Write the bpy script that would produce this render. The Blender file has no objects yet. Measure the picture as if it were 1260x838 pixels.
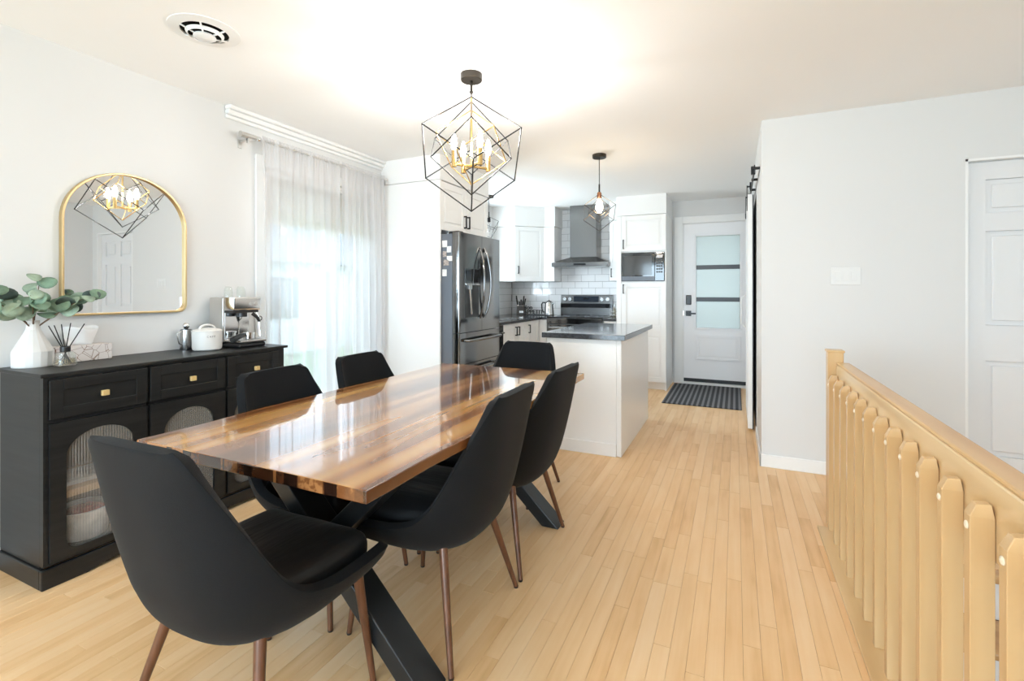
import bpy, bmesh, math, random
from mathutils import Vector, Matrix

random.seed(7)
S = bpy.context.scene
COL = S.collection
PI = math.pi
sin, cos = math.sin, math.cos

# ------------------------------------------------------------------ camera
FPX, CX, HY, CAM_Z = 593.0, 630.0, 358.0, 1.24
YAW = math.atan2(275.0, FPX)
cam_data = bpy.data.cameras.new('camera')
cam = bpy.data.objects.new('camera', cam_data)
COL.objects.link(cam)
cam.location = (0, 0, CAM_Z)
cam.rotation_euler = (PI / 2, 0, YAW)
cam_data.sensor_fit = 'HORIZONTAL'
cam_data.sensor_width = 36.0
cam_data.lens = 36.0 * FPX / 1260.0
cam_data.shift_y = -(419.0 - HY) / 1260.0
cam_data.clip_start = 0.03
S.camera = cam

# ------------------------------------------------------------------ sky, daylight, exposure
world = bpy.data.worlds.new('overcast_sky')
S.world = world
world.use_nodes = True
bg = world.node_tree.nodes['Background']
bg.inputs['Color'].default_value = (0.68, 0.84, 1.0, 1)
bg.inputs['Strength'].default_value = 3.2

def area(name, loc, rot, sx, sy, power, color=(1, 1, 1)):
    d = bpy.data.lights.new(name, 'AREA')
    d.shape = 'RECTANGLE'; d.size = sx; d.size_y = sy
    d.energy = power; d.color = color
    o = bpy.data.objects.new(name, d); COL.objects.link(o)
    o.location = loc; o.rotation_euler = rot
    return o
# rear fill, then daylight through the kitchen window and the entry door glass
area('rear_window_fill', (-0.9, -3.55, 1.25), (PI / 2 + 0.50, 0, 0), 3.8, 1.9, 120, (0.68, 0.85, 1.0))  # added fill at the unseen rear window, tilted up to brighten the ceiling
area('kitchen_window_daylight', (-3.42, 5.45, 1.58), (PI / 2 + 0.50, 0, -PI / 2), 1.1, 0.95, 36, (0.80, 0.91, 1.0))
area('entry_door_daylight', (-0.22, 7.35, 1.35), (PI / 2, 0, PI), 0.9, 1.5, 12, (0.88, 0.95, 1.0))

S.view_settings.view_transform = 'Standard'
S.view_settings.look = 'None'
S.view_settings.gamma = 1.0
S.view_settings.use_curve_mapping = False
S.view_settings.exposure = 1.0
S.cycles.max_bounces = 12
S.cycles.diffuse_bounces = 10
S.cycles.transparent_max_bounces = 16

# ------------------------------------------------------------------ materials
def mat(name, col, rough=0.5, metal=0.0, spec=0.5, coat=0.0, emit=None, estr=0.0,
        noise=None, bump=None, sheen=0.0, alpha=None, aniso=None):
    m = bpy.data.materials.new(name); m.use_nodes = True
    nt = m.node_tree; b = nt.nodes['Principled BSDF']
    b.inputs['Base Color'].default_value = (*col, 1)
    b.inputs['Roughness'].default_value = rough
    b.inputs['Metallic'].default_value = metal
    b.inputs['Specular IOR Level'].default_value = spec
    b.inputs['Coat Weight'].default_value = coat
    b.inputs['Coat Roughness'].default_value = 0.04
    if sheen:
        b.inputs['Sheen Weight'].default_value = sheen
        b.inputs['Sheen Roughness'].default_value = 0.45
    if emit:
        b.inputs['Emission Color'].default_value = (*emit, 1)
        b.inputs['Emission Strength'].default_value = estr
    tc = None
    if noise or bump:
        tc = nt.nodes.new('ShaderNodeTexCoord')
    if noise:      # (scale xyz, strength)
        sc, k = noise
        mp = nt.nodes.new('ShaderNodeMapping'); mp.inputs['Scale'].default_value = sc
        nz = nt.nodes.new('ShaderNodeTexNoise'); nz.inputs['Scale'].default_value = 1.0
        nz.inputs['Detail'].default_value = 4
        nt.links.new(tc.outputs['Object'], mp.inputs[0]); nt.links.new(mp.outputs[0], nz.inputs['Vector'])
        rp = nt.nodes.new('ShaderNodeValToRGB')
        rp.color_ramp.elements[0].position = 0.3; rp.color_ramp.elements[1].position = 0.7
        rp.color_ramp.elements[0].color = (*[c * (1 - k) for c in col], 1)
        rp.color_ramp.elements[1].color = (*[min(1, c * (1 + k)) for c in col], 1)
        nt.links.new(nz.outputs['Fac'], rp.inputs[0]); nt.links.new(rp.outputs[0], b.inputs['Base Color'])
    if bump:       # (scale xyz, strength)
        sc, k = bump
        mp = nt.nodes.new('ShaderNodeMapping'); mp.inputs['Scale'].default_value = sc
        nz = nt.nodes.new('ShaderNodeTexNoise'); nz.inputs['Scale'].default_value = 1.0
        nz.inputs['Detail'].default_value = 3
        bp = nt.nodes.new('ShaderNodeBump'); bp.inputs['Strength'].default_value = k
        bp.inputs['Distance'].default_value = 0.004
        nt.links.new(tc.outputs['Object'], mp.inputs[0]); nt.links.new(mp.outputs[0], nz.inputs['Vector'])
        nt.links.new(nz.outputs['Fac'], bp.inputs['Height']); nt.links.new(bp.outputs[0], b.inputs['Normal'])
    return m

def glass_mat(name, tint=(1, 1, 1), gloss=0.12, rough=0.02, haze=0.0, hazecol=(0.9, 0.9, 0.9)):
    """clear or hazy pane: transparent + optional translucent white + mirror layer"""
    m = bpy.data.materials.new(name); m.use_nodes = True
    nt = m.node_tree; nt.nodes.clear()
    out = nt.nodes.new('ShaderNodeOutputMaterial')
    tr = nt.nodes.new('ShaderNodeBsdfTransparent'); tr.inputs[0].default_value = (*tint, 1)
    gl = nt.nodes.new('ShaderNodeBsdfGlossy'); gl.inputs['Roughness'].default_value = rough
    cur = tr.outputs[0]
    if haze > 0:
        tl = nt.nodes.new('ShaderNodeBsdfTranslucent'); tl.inputs[0].default_value = (*hazecol, 1)
        df = nt.nodes.new('ShaderNodeBsdfDiffuse'); df.inputs[0].default_value = (*hazecol, 1)
        m2 = nt.nodes.new('ShaderNodeMixShader'); m2.inputs[0].default_value = 0.5
        nt.links.new(tl.outputs[0], m2.inputs[1]); nt.links.new(df.outputs[0], m2.inputs[2])
        m3 = nt.nodes.new('ShaderNodeMixShader'); m3.inputs[0].default_value = haze
        nt.links.new(cur, m3.inputs[1]); nt.links.new(m2.outputs[0], m3.inputs[2]); cur = m3.outputs[0]
    if gloss > 0:
        lw = nt.nodes.new('ShaderNodeLayerWeight'); lw.inputs[0].default_value = 0.5
        pw = nt.nodes.new('ShaderNodeMath'); pw.operation = 'POWER'; pw.inputs[1].default_value = 4.0
        nt.links.new(lw.outputs['Facing'], pw.inputs[0])
        ad = nt.nodes.new('ShaderNodeMath'); ad.operation = 'MULTIPLY_ADD'; ad.inputs[1].default_value = 0.6
        ad.inputs[2].default_value = 0.02 + gloss * 0.3; ad.use_clamp = True
        nt.links.new(pw.outputs[0], ad.inputs[0])
        m4 = nt.nodes.new('ShaderNodeMixShader')
        nt.links.new(ad.outputs[0], m4.inputs[0]); nt.links.new(cur, m4.inputs[1]); nt.links.new(gl.outputs[0], m4.inputs[2])
        cur = m4.outputs[0]
    nt.links.new(cur, out.inputs[0])
    return m

def ramp_set(rp, stops):
    els = rp.color_ramp.elements
    while len(els) > 1: els.remove(els[-1])
    els[0].position = stops[0][0]; els[0].color = (*stops[0][1], 1)
    for p, c in stops[1:]:
        e = els.new(p); e.color = (*c, 1)

def plank_mat():
    m = bpy.data.materials.new('maple_strip_floor'); m.use_nodes = True
    nt = m.node_tree; b = nt.nodes['Principled BSDF']; L = nt.links.new
    at = nt.nodes.new('ShaderNodeAttribute'); at.attribute_name = 'tint'
    geo = nt.nodes.new('ShaderNodeNewGeometry')
    mp = nt.nodes.new('ShaderNodeMapping'); mp.inputs['Scale'].default_value = (38, 2.2, 1)
    off = nt.nodes.new('ShaderNodeVectorMath'); off.operation = 'MULTIPLY_ADD'
    cmb = nt.nodes.new('ShaderNodeCombineXYZ')
    for i in range(3): L(at.outputs['Fac'], cmb.inputs[i])
    L(cmb.outputs[0], off.inputs[0]); off.inputs[1].default_value = (31, 47, 13); L(geo.outputs['Position'], off.inputs[2])
    L(off.outputs[0], mp.inputs[0])
    nz = nt.nodes.new('ShaderNodeTexNoise'); nz.inputs['Scale'].default_value = 1; nz.inputs['Detail'].default_value = 5
    L(mp.outputs[0], nz.inputs['Vector'])
    mp2 = nt.nodes.new('ShaderNodeMapping'); mp2.inputs['Scale'].default_value = (9, 3.5, 1)
    L(off.outputs[0], mp2.inputs[0])
    nz2 = nt.nodes.new('ShaderNodeTexNoise'); nz2.inputs['Scale'].default_value = 1; nz2.inputs['Detail'].default_value = 2
    L(mp2.outputs[0], nz2.inputs['Vector'])
    a1 = nt.nodes.new('ShaderNodeMath'); a1.operation = 'MULTIPLY_ADD'; a1.inputs[1].default_value = 0.42
    L(nz.outputs['Fac'], a1.inputs[0])
    a2 = nt.nodes.new('ShaderNodeMath'); a2.operation = 'MULTIPLY'; a2.inputs[1].default_value = 0.34
    L(nz2.outputs['Fac'], a2.inputs[0])
    L(a2.outputs[0], a1.inputs[2])
    a3 = nt.nodes.new('ShaderNodeMath'); a3.operation = 'MULTIPLY_ADD'; a3.inputs[1].default_value = 0.26
    L(at.outputs['Fac'], a3.inputs[0]); L(a1.outputs[0], a3.inputs[2])
    rp = nt.nodes.new('ShaderNodeValToRGB')
    ramp_set(rp, [(0.25, FLOOR_C[0]), (0.42, FLOOR_C[1]), (0.56, FLOOR_C[2]), (0.75, FLOOR_C[3])])
    L(a3.outputs[0], rp.inputs[0]); L(rp.outputs[0], b.inputs['Base Color'])
    b.inputs['Roughness'].default_value = 0.38
    b.inputs['Specular IOR Level'].default_value = 0.35
    return m
FLOOR_C = [(0.60, 0.345, 0.150), (0.74, 0.47, 0.235), (0.785, 0.525, 0.285), (0.82, 0.585, 0.35)]

def live_wood(name, stops, scale, rough, coat, dark_ends=False):
    m = bpy.data.materials.new(name); m.use_nodes = True
    nt = m.node_tree; b = nt.nodes['Principled BSDF']; L = nt.links.new
    tc = nt.nodes.new('ShaderNodeTexCoord')
    mp = nt.nodes.new('ShaderNodeMapping'); mp.inputs['Scale'].default_value = scale
    L(tc.outputs['Object'], mp.inputs[0])
    nz = nt.nodes.new('ShaderNodeTexNoise'); nz.inputs['Scale'].default_value = 1.0
    nz.inputs['Detail'].default_value = 1.5; nz.inputs['Distortion'].default_value = 0.0
    L(mp.outputs[0], nz.inputs['Vector'])
    mpf = nt.nodes.new('ShaderNodeMapping'); mpf.inputs['Scale'].default_value = (scale[0] * 4, scale[1] * 1.5, scale[2] * 4)
    L(tc.outputs['Object'], mpf.inputs[0])
    nf = nt.nodes.new('ShaderNodeTexNoise'); nf.inputs['Scale'].default_value = 1.0; nf.inputs['Detail'].default_value = 3
    L(mpf.outputs[0], nf.inputs['Vector'])
    ad = nt.nodes.new('ShaderNodeMath'); ad.operation = 'MULTIPLY_ADD'; ad.inputs[1].default_value = 0.05
    L(nf.outputs['Fac'], ad.inputs[0]); L(nz.outputs['Fac'], ad.inputs[2])
    rp = nt.nodes.new('ShaderNodeValToRGB'); ramp_set(rp, stops)
    L(ad.outputs[0], rp.inputs[0])
    col = rp.outputs[0]
    if dark_ends:
        # dark bark and end grain blocks, cast in resin, on the two end faces of the slab
        vo = nt.nodes.new('ShaderNodeTexVoronoi'); vo.inputs['Scale'].default_value = 1.0
        mv = nt.nodes.new('ShaderNodeMapping'); mv.inputs['Scale'].default_value = (19, 0, 0)
        L(tc.outputs['Object'], mv.inputs[0]); L(mv.outputs[0], vo.inputs['Vector'])
        nv = nt.nodes.new('ShaderNodeTexNoise'); nv.inputs['Scale'].default_value = 60; nv.inputs['Detail'].default_value = 3
        L(tc.outputs['Object'], nv.inputs['Vector'])
        sp = nt.nodes.new('ShaderNodeSeparateColor'); L(vo.outputs['Color'], sp.inputs[0])
        am = nt.nodes.new('ShaderNodeMath'); am.operation = 'MULTIPLY_ADD'; am.inputs[1].default_value = 0.5
        L(nv.outputs['Fac'], am.inputs[0]); L(sp.outputs[0], am.inputs[2])
        r2 = nt.nodes.new('ShaderNodeValToRGB')
        ramp_set(r2, [(0.35, (0.018, 0.007, 0.004)), (0.70, (0.075, 0.026, 0.010)), (0.95, (0.17, 0.062, 0.020)), (1.0, (0.30, 0.13, 0.045))])
        L(am.outputs[0], r2.inputs[0])
        ge = nt.nodes.new('ShaderNodeNewGeometry'); sx = nt.nodes.new('ShaderNodeSeparateXYZ'); L(ge.outputs['Normal'], sx.inputs[0])
        ab = nt.nodes.new('ShaderNodeMath'); ab.operation = 'ABSOLUTE'; L(sx.outputs[1], ab.inputs[0])
        gt = nt.nodes.new('ShaderNodeMath'); gt.operation = 'GREATER_THAN'; gt.inputs[1].default_value = 0.85; L(ab.outputs[0], gt.inputs[0])
        mx = nt.nodes.new('ShaderNodeMix'); mx.data_type = 'RGBA'
        L(gt.outputs[0], mx.inputs['Factor']); L(col, mx.inputs['A']); L(r2.outputs[0], mx.inputs['B'])
        col = mx.outputs['Result']
    L(col, b.inputs['Base Color'])
    b.inputs['Roughness'].default_value = rough
    b.inputs['Coat Weight'].default_value = coat; b.inputs['Coat Roughness'].default_value = 0.03
    b.inputs['Coat IOR'].default_value = 1.5; b.inputs['Specular IOR Level'].default_value = 0.15
    return m

def stripe_mat(name, c1, c2, period):
    m = bpy.data.materials.new(name); m.use_nodes = True
    nt = m.node_tree; b = nt.nodes['Principled BSDF']; L = nt.links.new
    tc = nt.nodes.new('ShaderNodeTexCoord'); sx = nt.nodes.new('ShaderNodeSeparateXYZ'); L(tc.outputs['Object'], sx.inputs[0])
    d = nt.nodes.new('ShaderNodeMath'); d.operation = 'DIVIDE'; d.inputs[1].default_value = period; L(sx.outputs[0], d.inputs[0])
    f = nt.nodes.new('ShaderNodeMath'); f.operation = 'FRACT'; L(d.outputs[0], f.inputs[0])
    g = nt.nodes.new('ShaderNodeMath'); g.operation = 'GREATER_THAN'; g.inputs[1].default_value = 0.55; L(f.outputs[0], g.inputs[0])
    mx = nt.nodes.new('ShaderNodeMix'); mx.data_type = 'RGBA'
    mx.inputs['A'].default_value = (*c1, 1); mx.inputs['B'].default_value = (*c2, 1)
    L(g.outputs[0], mx.inputs['Factor']); L(mx.outputs['Result'], b.inputs['Base Color'])
    b.inputs['Roughness'].default_value = 0.95
    return m

def line_print(name, base, line, scale):
    m = bpy.data.materials.new(name); m.use_nodes = True
    nt = m.node_tree; b = nt.nodes['Principled BSDF']; L = nt.links.new
    tc = nt.nodes.new('ShaderNodeTexCoord')
    vo = nt.nodes.new('ShaderNodeTexVoronoi'); vo.feature = 'DISTANCE_TO_EDGE'; vo.inputs['Scale'].default_value = scale
    L(tc.outputs['Object'], vo.inputs['Vector'])
    g = nt.nodes.new('ShaderNodeMath'); g.operation = 'LESS_THAN'; g.inputs[1].default_value = 0.022; L(vo.outputs['Distance'], g.inputs[0])
    mx = nt.nodes.new('ShaderNodeMix'); mx.data_type = 'RGBA'
    mx.inputs['A'].default_value = (*base, 1); mx.inputs['B'].default_value = (*line, 1)
    L(g.outputs[0], mx.inputs['Factor']); L(mx.outputs['Result'], b.inputs['Base Color'])
    b.inputs['Roughness'].default_value = 0.7
    return m

M = {}
M['wall'] = mat('white_wall_paint', (0.69, 0.69, 0.687), 0.85, spec=0.2, bump=((60, 60, 60), 0.03))
M['ceiling'] = mat('white_ceiling_paint', (0.90, 0.90, 0.90), 0.9, spec=0.2)
M['trim'] = mat('white_trim_paint', (0.82, 0.82, 0.815), 0.4)
M['door'] = mat('white_door_paint', (0.74, 0.745, 0.755), 0.42)
M['entry'] = mat('entry_door_paint', (0.85, 0.855, 0.875), 0.4)
M['cab'] = mat('white_cabinet_lacquer', (0.82, 0.82, 0.815), 0.32)
M['plank'] = plank_mat()
M['subfloor'] = mat('subfloor', (0.30, 0.17, 0.08), 0.9)
M['rail'] = live_wood('clear_maple', [(0.35, (0.53, 0.325, 0.145)), (0.55, (0.62, 0.41, 0.205)), (0.75, (0.67, 0.475, 0.26))], (14, 14, 1.3), 0.33, 0.35)
M['railtop'] = live_wood('clear_maple_long', [(0.35, (0.56, 0.36, 0.17)), (0.55, (0.66, 0.46, 0.245)), (0.75, (0.70, 0.51, 0.29))], (14, 1.3, 14), 0.33, 0.35)
M['railboard'] = live_wood('lit_maple_board', [(0.35, (0.62, 0.42, 0.21)), (0.55, (0.71, 0.52, 0.295)), (0.75, (0.75, 0.57, 0.34))], (14, 1.3, 14), 0.33, 0.35)  # same maple as the cap, coloured paler to stand in for light
M['railcap'] = live_wood('shaded_maple_cap', [(0.35, (0.50, 0.28, 0.11)), (0.55, (0.60, 0.36, 0.16)), (0.75, (0.66, 0.43, 0.20))], (14, 1.3, 14), 0.33, 0.35)  # same maple as the board, coloured deeper to stand in for shade
M['plug'] = mat('pale_wood_plug', (0.74, 0.62, 0.46), 0.4)
M['tread'] = live_wood('maple_tread', [(0.35, (0.46, 0.25, 0.10)), (0.6, (0.58, 0.34, 0.15)), (0.8, (0.64, 0.40, 0.19))], (1.6, 12, 12), 0.3, 0.4)
M['black_wood'] = mat('black_stained_wood', (0.0125, 0.0125, 0.0125), 0.42, spec=0.35, noise=((3, 3, 40), 0.35), bump=((5, 60, 5), 0.06))
M['cab_inside'] = mat('taupe_cabinet_lining', (0.22, 0.17, 0.125), 0.7)
M['light_shelf'] = mat('light_oak_shelf', (0.55, 0.38, 0.22), 0.5, noise=((3, 14, 3), 0.15))
M['flute'] = glass_mat('fluted_glass', (0.86, 0.85, 0.83), 0.22, 0.10, 0.22, (0.70, 0.67, 0.63))
M['glass'] = glass_mat('clear_pane', (0.97, 0.985, 0.98), 0.05)
M['clearglass'] = glass_mat('clear_glassware', (0.97, 0.98, 0.97), 0.06, 0.02, 0.05)
M['frost'] = glass_mat('frosted_pane', (0.0, 0.0, 0.0), 0.05, 0.3, 1.0, (0.50, 0.53, 0.52))
M['sheer'] = glass_mat('sheer_voile', (0.98, 0.98, 1.0), 0.0, 0.5, 0.70, (0.80, 0.80, 0.81))
M['blind'] = glass_mat('roller_blind_cloth', (0, 0, 0), 0.0, 0.5, 1.0, (0.72, 0.70, 0.67))
M['gold'] = mat('brushed_gold', (0.80, 0.56, 0.24), 0.24, 1.0)
M['palegold'] = mat('pale_gold', (0.60, 0.45, 0.24), 0.40, 0.9)
M['knob'] = mat('satin_gold_knob', (0.86, 0.62, 0.28), 0.45, 0.55)
M['mirror'] = mat('mirror_silver', (0.86, 0.87, 0.87), 0.015, 1.0)
M['bronze'] = mat('dark_bronze_metal', (0.055, 0.047, 0.038), 0.4, 0.8)
M['blackmetal'] = mat('black_metal', (0.012, 0.0125, 0.0135), 0.36, 0.3)
M['tableleg'] = mat('powder_coated_black_steel', (0.016, 0.018, 0.020), 0.33, 0.25)
M['blackplastic'] = mat('black_plastic', (0.012, 0.012, 0.013), 0.35)
M['copper'] = mat('copper_socket', (0.42, 0.20, 0.11), 0.35, 0.9)
M['steel'] = mat('stainless_steel', (0.48, 0.475, 0.465), 0.24, 1.0)
M['hoodsteel'] = mat('hood_stainless', (0.21, 0.207, 0.203), 0.26, 1.0)
M['chrome'] = mat('polished_chrome', (0.80, 0.80, 0.80), 0.08, 1.0)
M['nickel'] = mat('brushed_nickel', (0.66, 0.65, 0.63), 0.28, 1.0)
M['blacksteel'] = mat('black_stainless', (0.23, 0.226, 0.222), 0.10, 1.0)
M['fridgeside'] = mat('fridge_side_grey', (0.13, 0.145, 0.17), 0.4, 0.2)
M['blackglass'] = mat('black_glass', (0.012, 0.012, 0.013), 0.04, 0.0, 0.8)
M['mwglass'] = mat('microwave_window', (0.045, 0.042, 0.04), 0.08, 0.0, 0.6)
M['mwkeys'] = mat('microwave_keys', (0.06, 0.06, 0.062), 0.5)
M['quartz'] = mat('dark_grey_quartz', (0.045, 0.047, 0.052), 0.12, noise=((60, 60, 60), 0.5), coat=0.3)
M['fabric'] = mat('black_woven_fabric', (0.0048, 0.0053, 0.0064), 0.80, spec=0.22, sheen=0.04, bump=((420, 420, 420), 0.25))
M['cushion'] = mat('black_cushion_cloth', (0.0046, 0.0048, 0.0056), 0.52, spec=0.5, sheen=0.06, bump=((34, 6, 10), 1.0))
M['walnut'] = mat('walnut_print_metal', (0.135, 0.058, 0.030), 0.28, 0.25, noise=((60, 60, 6), 0.35))
M['top'] = live_wood('resin_coated_live_wood',
    [(0.40, (0.10, 0.032, 0.010)), (0.49, (0.25, 0.092, 0.022)), (0.56, (0.42, 0.19, 0.05)), (0.64, (0.54, 0.28, 0.085)), (0.76, (0.63, 0.39, 0.15))],
    (7.5, 0.55, 1.0), 0.20, 1.0, True)
M['ceramic'] = mat('white_ceramic', (0.66, 0.65, 0.635), 0.4)
M['cream'] = mat('cream_enamel', (0.72, 0.70, 0.67), 0.4)
M['print'] = mat('grey_print', (0.14, 0.13, 0.12), 0.7)
M['leaf'] = mat('eucalyptus_leaf', (0.155, 0.245, 0.165), 0.6, noise=((25, 25, 25), 0.35))
M['leafpale'] = mat('eucalyptus_leaf_pale', (0.29, 0.385, 0.29), 0.6, noise=((25, 25, 25), 0.3))
M['leafdark'] = mat('eucalyptus_leaf_dark', (0.055, 0.085, 0.075), 0.6, noise=((25, 25, 25), 0.35))
M['stem'] = mat('brown_twig', (0.13, 0.075, 0.045), 0.7)
M['reed'] = mat('black_reed', (0.012, 0.011, 0.011), 0.7)
M['liquid'] = glass_mat('diffuser_oil', (0.85, 0.78, 0.60), 0.05)
M['tissuebox'] = line_print('line_printed_card', (0.66, 0.61, 0.59), (0.26, 0.17, 0.13), 30)
M['tissue'] = mat('white_tissue', (0.83, 0.83, 0.83), 0.9)
M['tile'] = mat('white_glazed_tile', (0.78, 0.78, 0.785), 0.10)
M['grout'] = mat('grey_grout', (0.26, 0.26, 0.26), 0.9)
M['rug'] = stripe_mat('striped_rug_weave', (0.030, 0.031, 0.034), (0.17, 0.17, 0.18), 0.052)
M['bulbhot'] = mat('lit_candle_bulb', (1, 0.9, 0.7), 0.3, emit=(1.0, 0.975, 0.945), estr=235)
M['bulbwarm'] = mat('lit_filament_bulb', (1, 0.8, 0.5), 0.3, emit=(1.0, 0.74, 0.44), estr=60)
M['bulboff'] = glass_mat('unlit_bulb_glass', (0.9, 0.9, 0.9), 0.2)
M['duct'] = mat('dark_duct', (0.02, 0.018, 0.014), 0.9)
M['plate'] = mat('white_plastic', (0.72, 0.72, 0.715), 0.35)
M['red'] = mat('red_patterned_cloth', (0.42, 0.07, 0.055), 0.8, noise=((30, 30, 30), 0.6))
M['paper'] = mat('white_paper', (0.75, 0.74, 0.72), 0.8, noise=((20, 20, 20), 0.2))
M['photo'] = mat('printed_photo', (0.35, 0.30, 0.27), 0.5, noise=((70, 70, 70), 0.7))
M['grass'] = mat('lawn', (0.10, 0.17, 0.05), 0.9, noise=((3, 3, 3), 0.4))
M['siding'] = mat('pale_siding', (0.52, 0.53, 0.55), 0.8)
M['roof'] = mat('dark_shingle', (0.12, 0.12, 0.13), 0.9)
M['hedge'] = mat('tree_foliage', (0.05, 0.09, 0.045), 0.9, noise=((2, 2, 2), 0.5))
M['display'] = mat('display_panel', (0.02, 0.025, 0.035), 0.15)
M['dial'] = mat('silver_knob', (0.70, 0.70, 0.70), 0.25, 1.0)
M['oil'] = glass_mat('bottle_glass', (0.75, 0.72, 0.60), 0.2, 0.05, 0.25, (0.6, 0.55, 0.45))

# ------------------------------------------------------------------ mesh builder
class MB:
    def __init__(s, mtx=None):
        s.bm = bmesh.new(); s.m = mtx if mtx is not None else Matrix.Identity(4)
    def v(s, p): return s.bm.verts.new(s.m @ Vector(p))
    def f(s, vs):
        try: return s.bm.faces.new(vs)
        except ValueError: return None
    def box(s, x0, x1, y0, y1, z0, z1):
        c = [s.v((x, y, z)) for z in (z0, z1) for x, y in ((x0, y0), (x1, y0), (x1, y1), (x0, y1))]
        for q in ((3, 2, 1, 0), (4, 5, 6, 7), (0, 1, 5, 4), (1, 2, 6, 5), (2, 3, 7, 6), (3, 0, 4, 7)):
            s.f([c[i] for i in q])
        return s
    def cyl(s, p0, p1, r0, r1=None, n=16, cap=True):
        r1 = r0 if r1 is None else r1
        return s.tube([p0, p1], [r0, r1], n, cap)
    def tube(s, pts, r, n=8, cap=True, closed=False):
        P = [Vector(p) for p in pts]; k = len(P)
        R = r if isinstance(r, (list, tuple)) else [r] * k
        rings = []
        up = None
        for i in range(k):
            if closed: t = P[(i + 1) % k] - P[i - 1]
            elif i == 0: t = P[1] - P[0]
            elif i == k - 1: t = P[-1] - P[-2]
            else: t = (P[i + 1] - P[i]).normalized() + (P[i] - P[i - 1]).normalized()
            t.normalize()
            if up is None:
                up = Vector((0, 0, 1)) if abs(t.z) < 0.9 else Vector((1, 0, 0))
            a = t.cross(up).normalized(); up2 = a.cross(t).normalized(); up = up2
            rings.append([s.v(P[i] + a * (R[i] * cos(2 * PI * j / n)) + up2 * (R[i] * sin(2 * PI * j / n))) for j in range(n)])
        for i in range(k if closed else k - 1):
            A, B = rings[i], rings[(i + 1) % k]
            for j in range(n): s.f([A[j], A[(j + 1) % n], B[(j + 1) % n], B[j]])
        if cap and not closed:
            s.f(rings[0][::-1]); s.f(rings[-1])
        return s
    def lathe(s, prof, c=(0, 0, 0), n=24, ripple=0, nr=0):
        """prof: list of (radius, height), about +Z at c"""
        rings = []
        for r, z in prof:
            if r < 1e-5:
                rings.append([s.v((c[0], c[1], c[2] + z))])
            else:
                rings.append([s.v((c[0] + r * (1 + ripple * (0.5 - abs(sin(nr * PI * j / n)))) * cos(2 * PI * j / n),
                                   c[1] + r * (1 + ripple * (0.5 - abs(sin(nr * PI * j / n)))) * sin(2 * PI * j / n), c[2] + z)) for j in range(n)])
        for A, B in zip(rings, rings[1:]):
            for j in range(n):
                a, b = A[j % len(A)], A[(j + 1) % len(A)]
                d, e = B[j % len(B)], B[(j + 1) % len(B)]
                if len(A) == 1 and len(B) == 1: continue
                if len(A) == 1: s.f([a, e, d])
                elif len(B) == 1: s.f([a, b, d])
                else: s.f([a, b, e, d])
        if len(rings[0]) > 1: s.f(rings[0][::-1])
        if len(rings[-1]) > 1: s.f(rings[-1])
        return s
    def ball(s, c, r, n=12, k=8, sx=1, sy=1, sz=1):
        prof = [(r * sin(PI * i / k), -r * cos(PI * i / k)) for i in range(k + 1)]
        pre = s.m; s.m = s.m @ Matrix.Translation(c) @ Matrix.Diagonal((sx, sy, sz, 1))
        s.lathe([(max(p[0], 0), p[1]) for p in prof], (0, 0, 0), n); s.m = pre
        return s
    def prism(s, poly, w0, w1, holes=()):
        """poly in (u, v) extruded along w; local frame (u, w, v) -> x, y, z"""
        loops = [poly] + list(holes)
        edges = []
        for lp in loops:
            vs = [s.v((p[0], w0, p[1])) for p in lp]
            for i in range(len(vs)): edges.append(s.bm.edges.new((vs[i], vs[(i + 1) % len(vs)])))
        r = bmesh.ops.triangle_fill(s.bm, use_beauty=True, use_dissolve=False, edges=edges)
        fs = [g for g in r['geom'] if isinstance(g, bmesh.types.BMFace)]
        e = bmesh.ops.extrude_face_region(s.bm, geom=fs)
        d = (s.m.to_3x3() @ Vector((0, w1 - w0, 0)))
        bmesh.ops.translate(s.bm, verts=[g for g in e['geom'] if isinstance(g, bmesh.types.BMVert)], vec=d)
        return s

def world_loc(o):
    p = Vector((0, 0, 0))
    while o is not None: p += Vector(o.location); o = o.parent
    return p

def obj(name, mb, material, parent=None, bevel=0.0, smooth=False, sub=0, solid=0.0, ang=40, segs=2, keep=False):
    """link a builder as ONE mesh object; coordinates in mb are world ones unless the parent sits at the origin"""
    bm = mb.bm
    bmesh.ops.recalc_face_normals(bm, faces=bm.faces)
    me = bpy.data.meshes.new(name)
    if parent is not None and not keep:
        bmesh.ops.translate(bm, verts=bm.verts, vec=-world_loc(parent))
    bm.to_mesh(me); bm.free()
    me.materials.append(material)
    if smooth:
        for p in me.polygons: p.use_smooth = True
        try: me.set_sharp_from_angle(angle=math.radians(ang))
        except Exception: pass
    o = bpy.data.objects.new(name, me); COL.objects.link(o)
    if parent is not None: o.parent = parent
    if solid:
        md = o.modifiers.new('solid', 'SOLIDIFY'); md.thickness = solid; md.offset = 0
    if bevel:
        md = o.modifiers.new('bevel', 'BEVEL'); md.width = bevel; md.segments = segs
        md.limit_method = 'ANGLE'; md.angle_limit = math.radians(35)
    if sub:
        md = o.modifiers.new('sub', 'SUBSURF'); md.levels = sub; md.render_levels = sub
    return o

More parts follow.
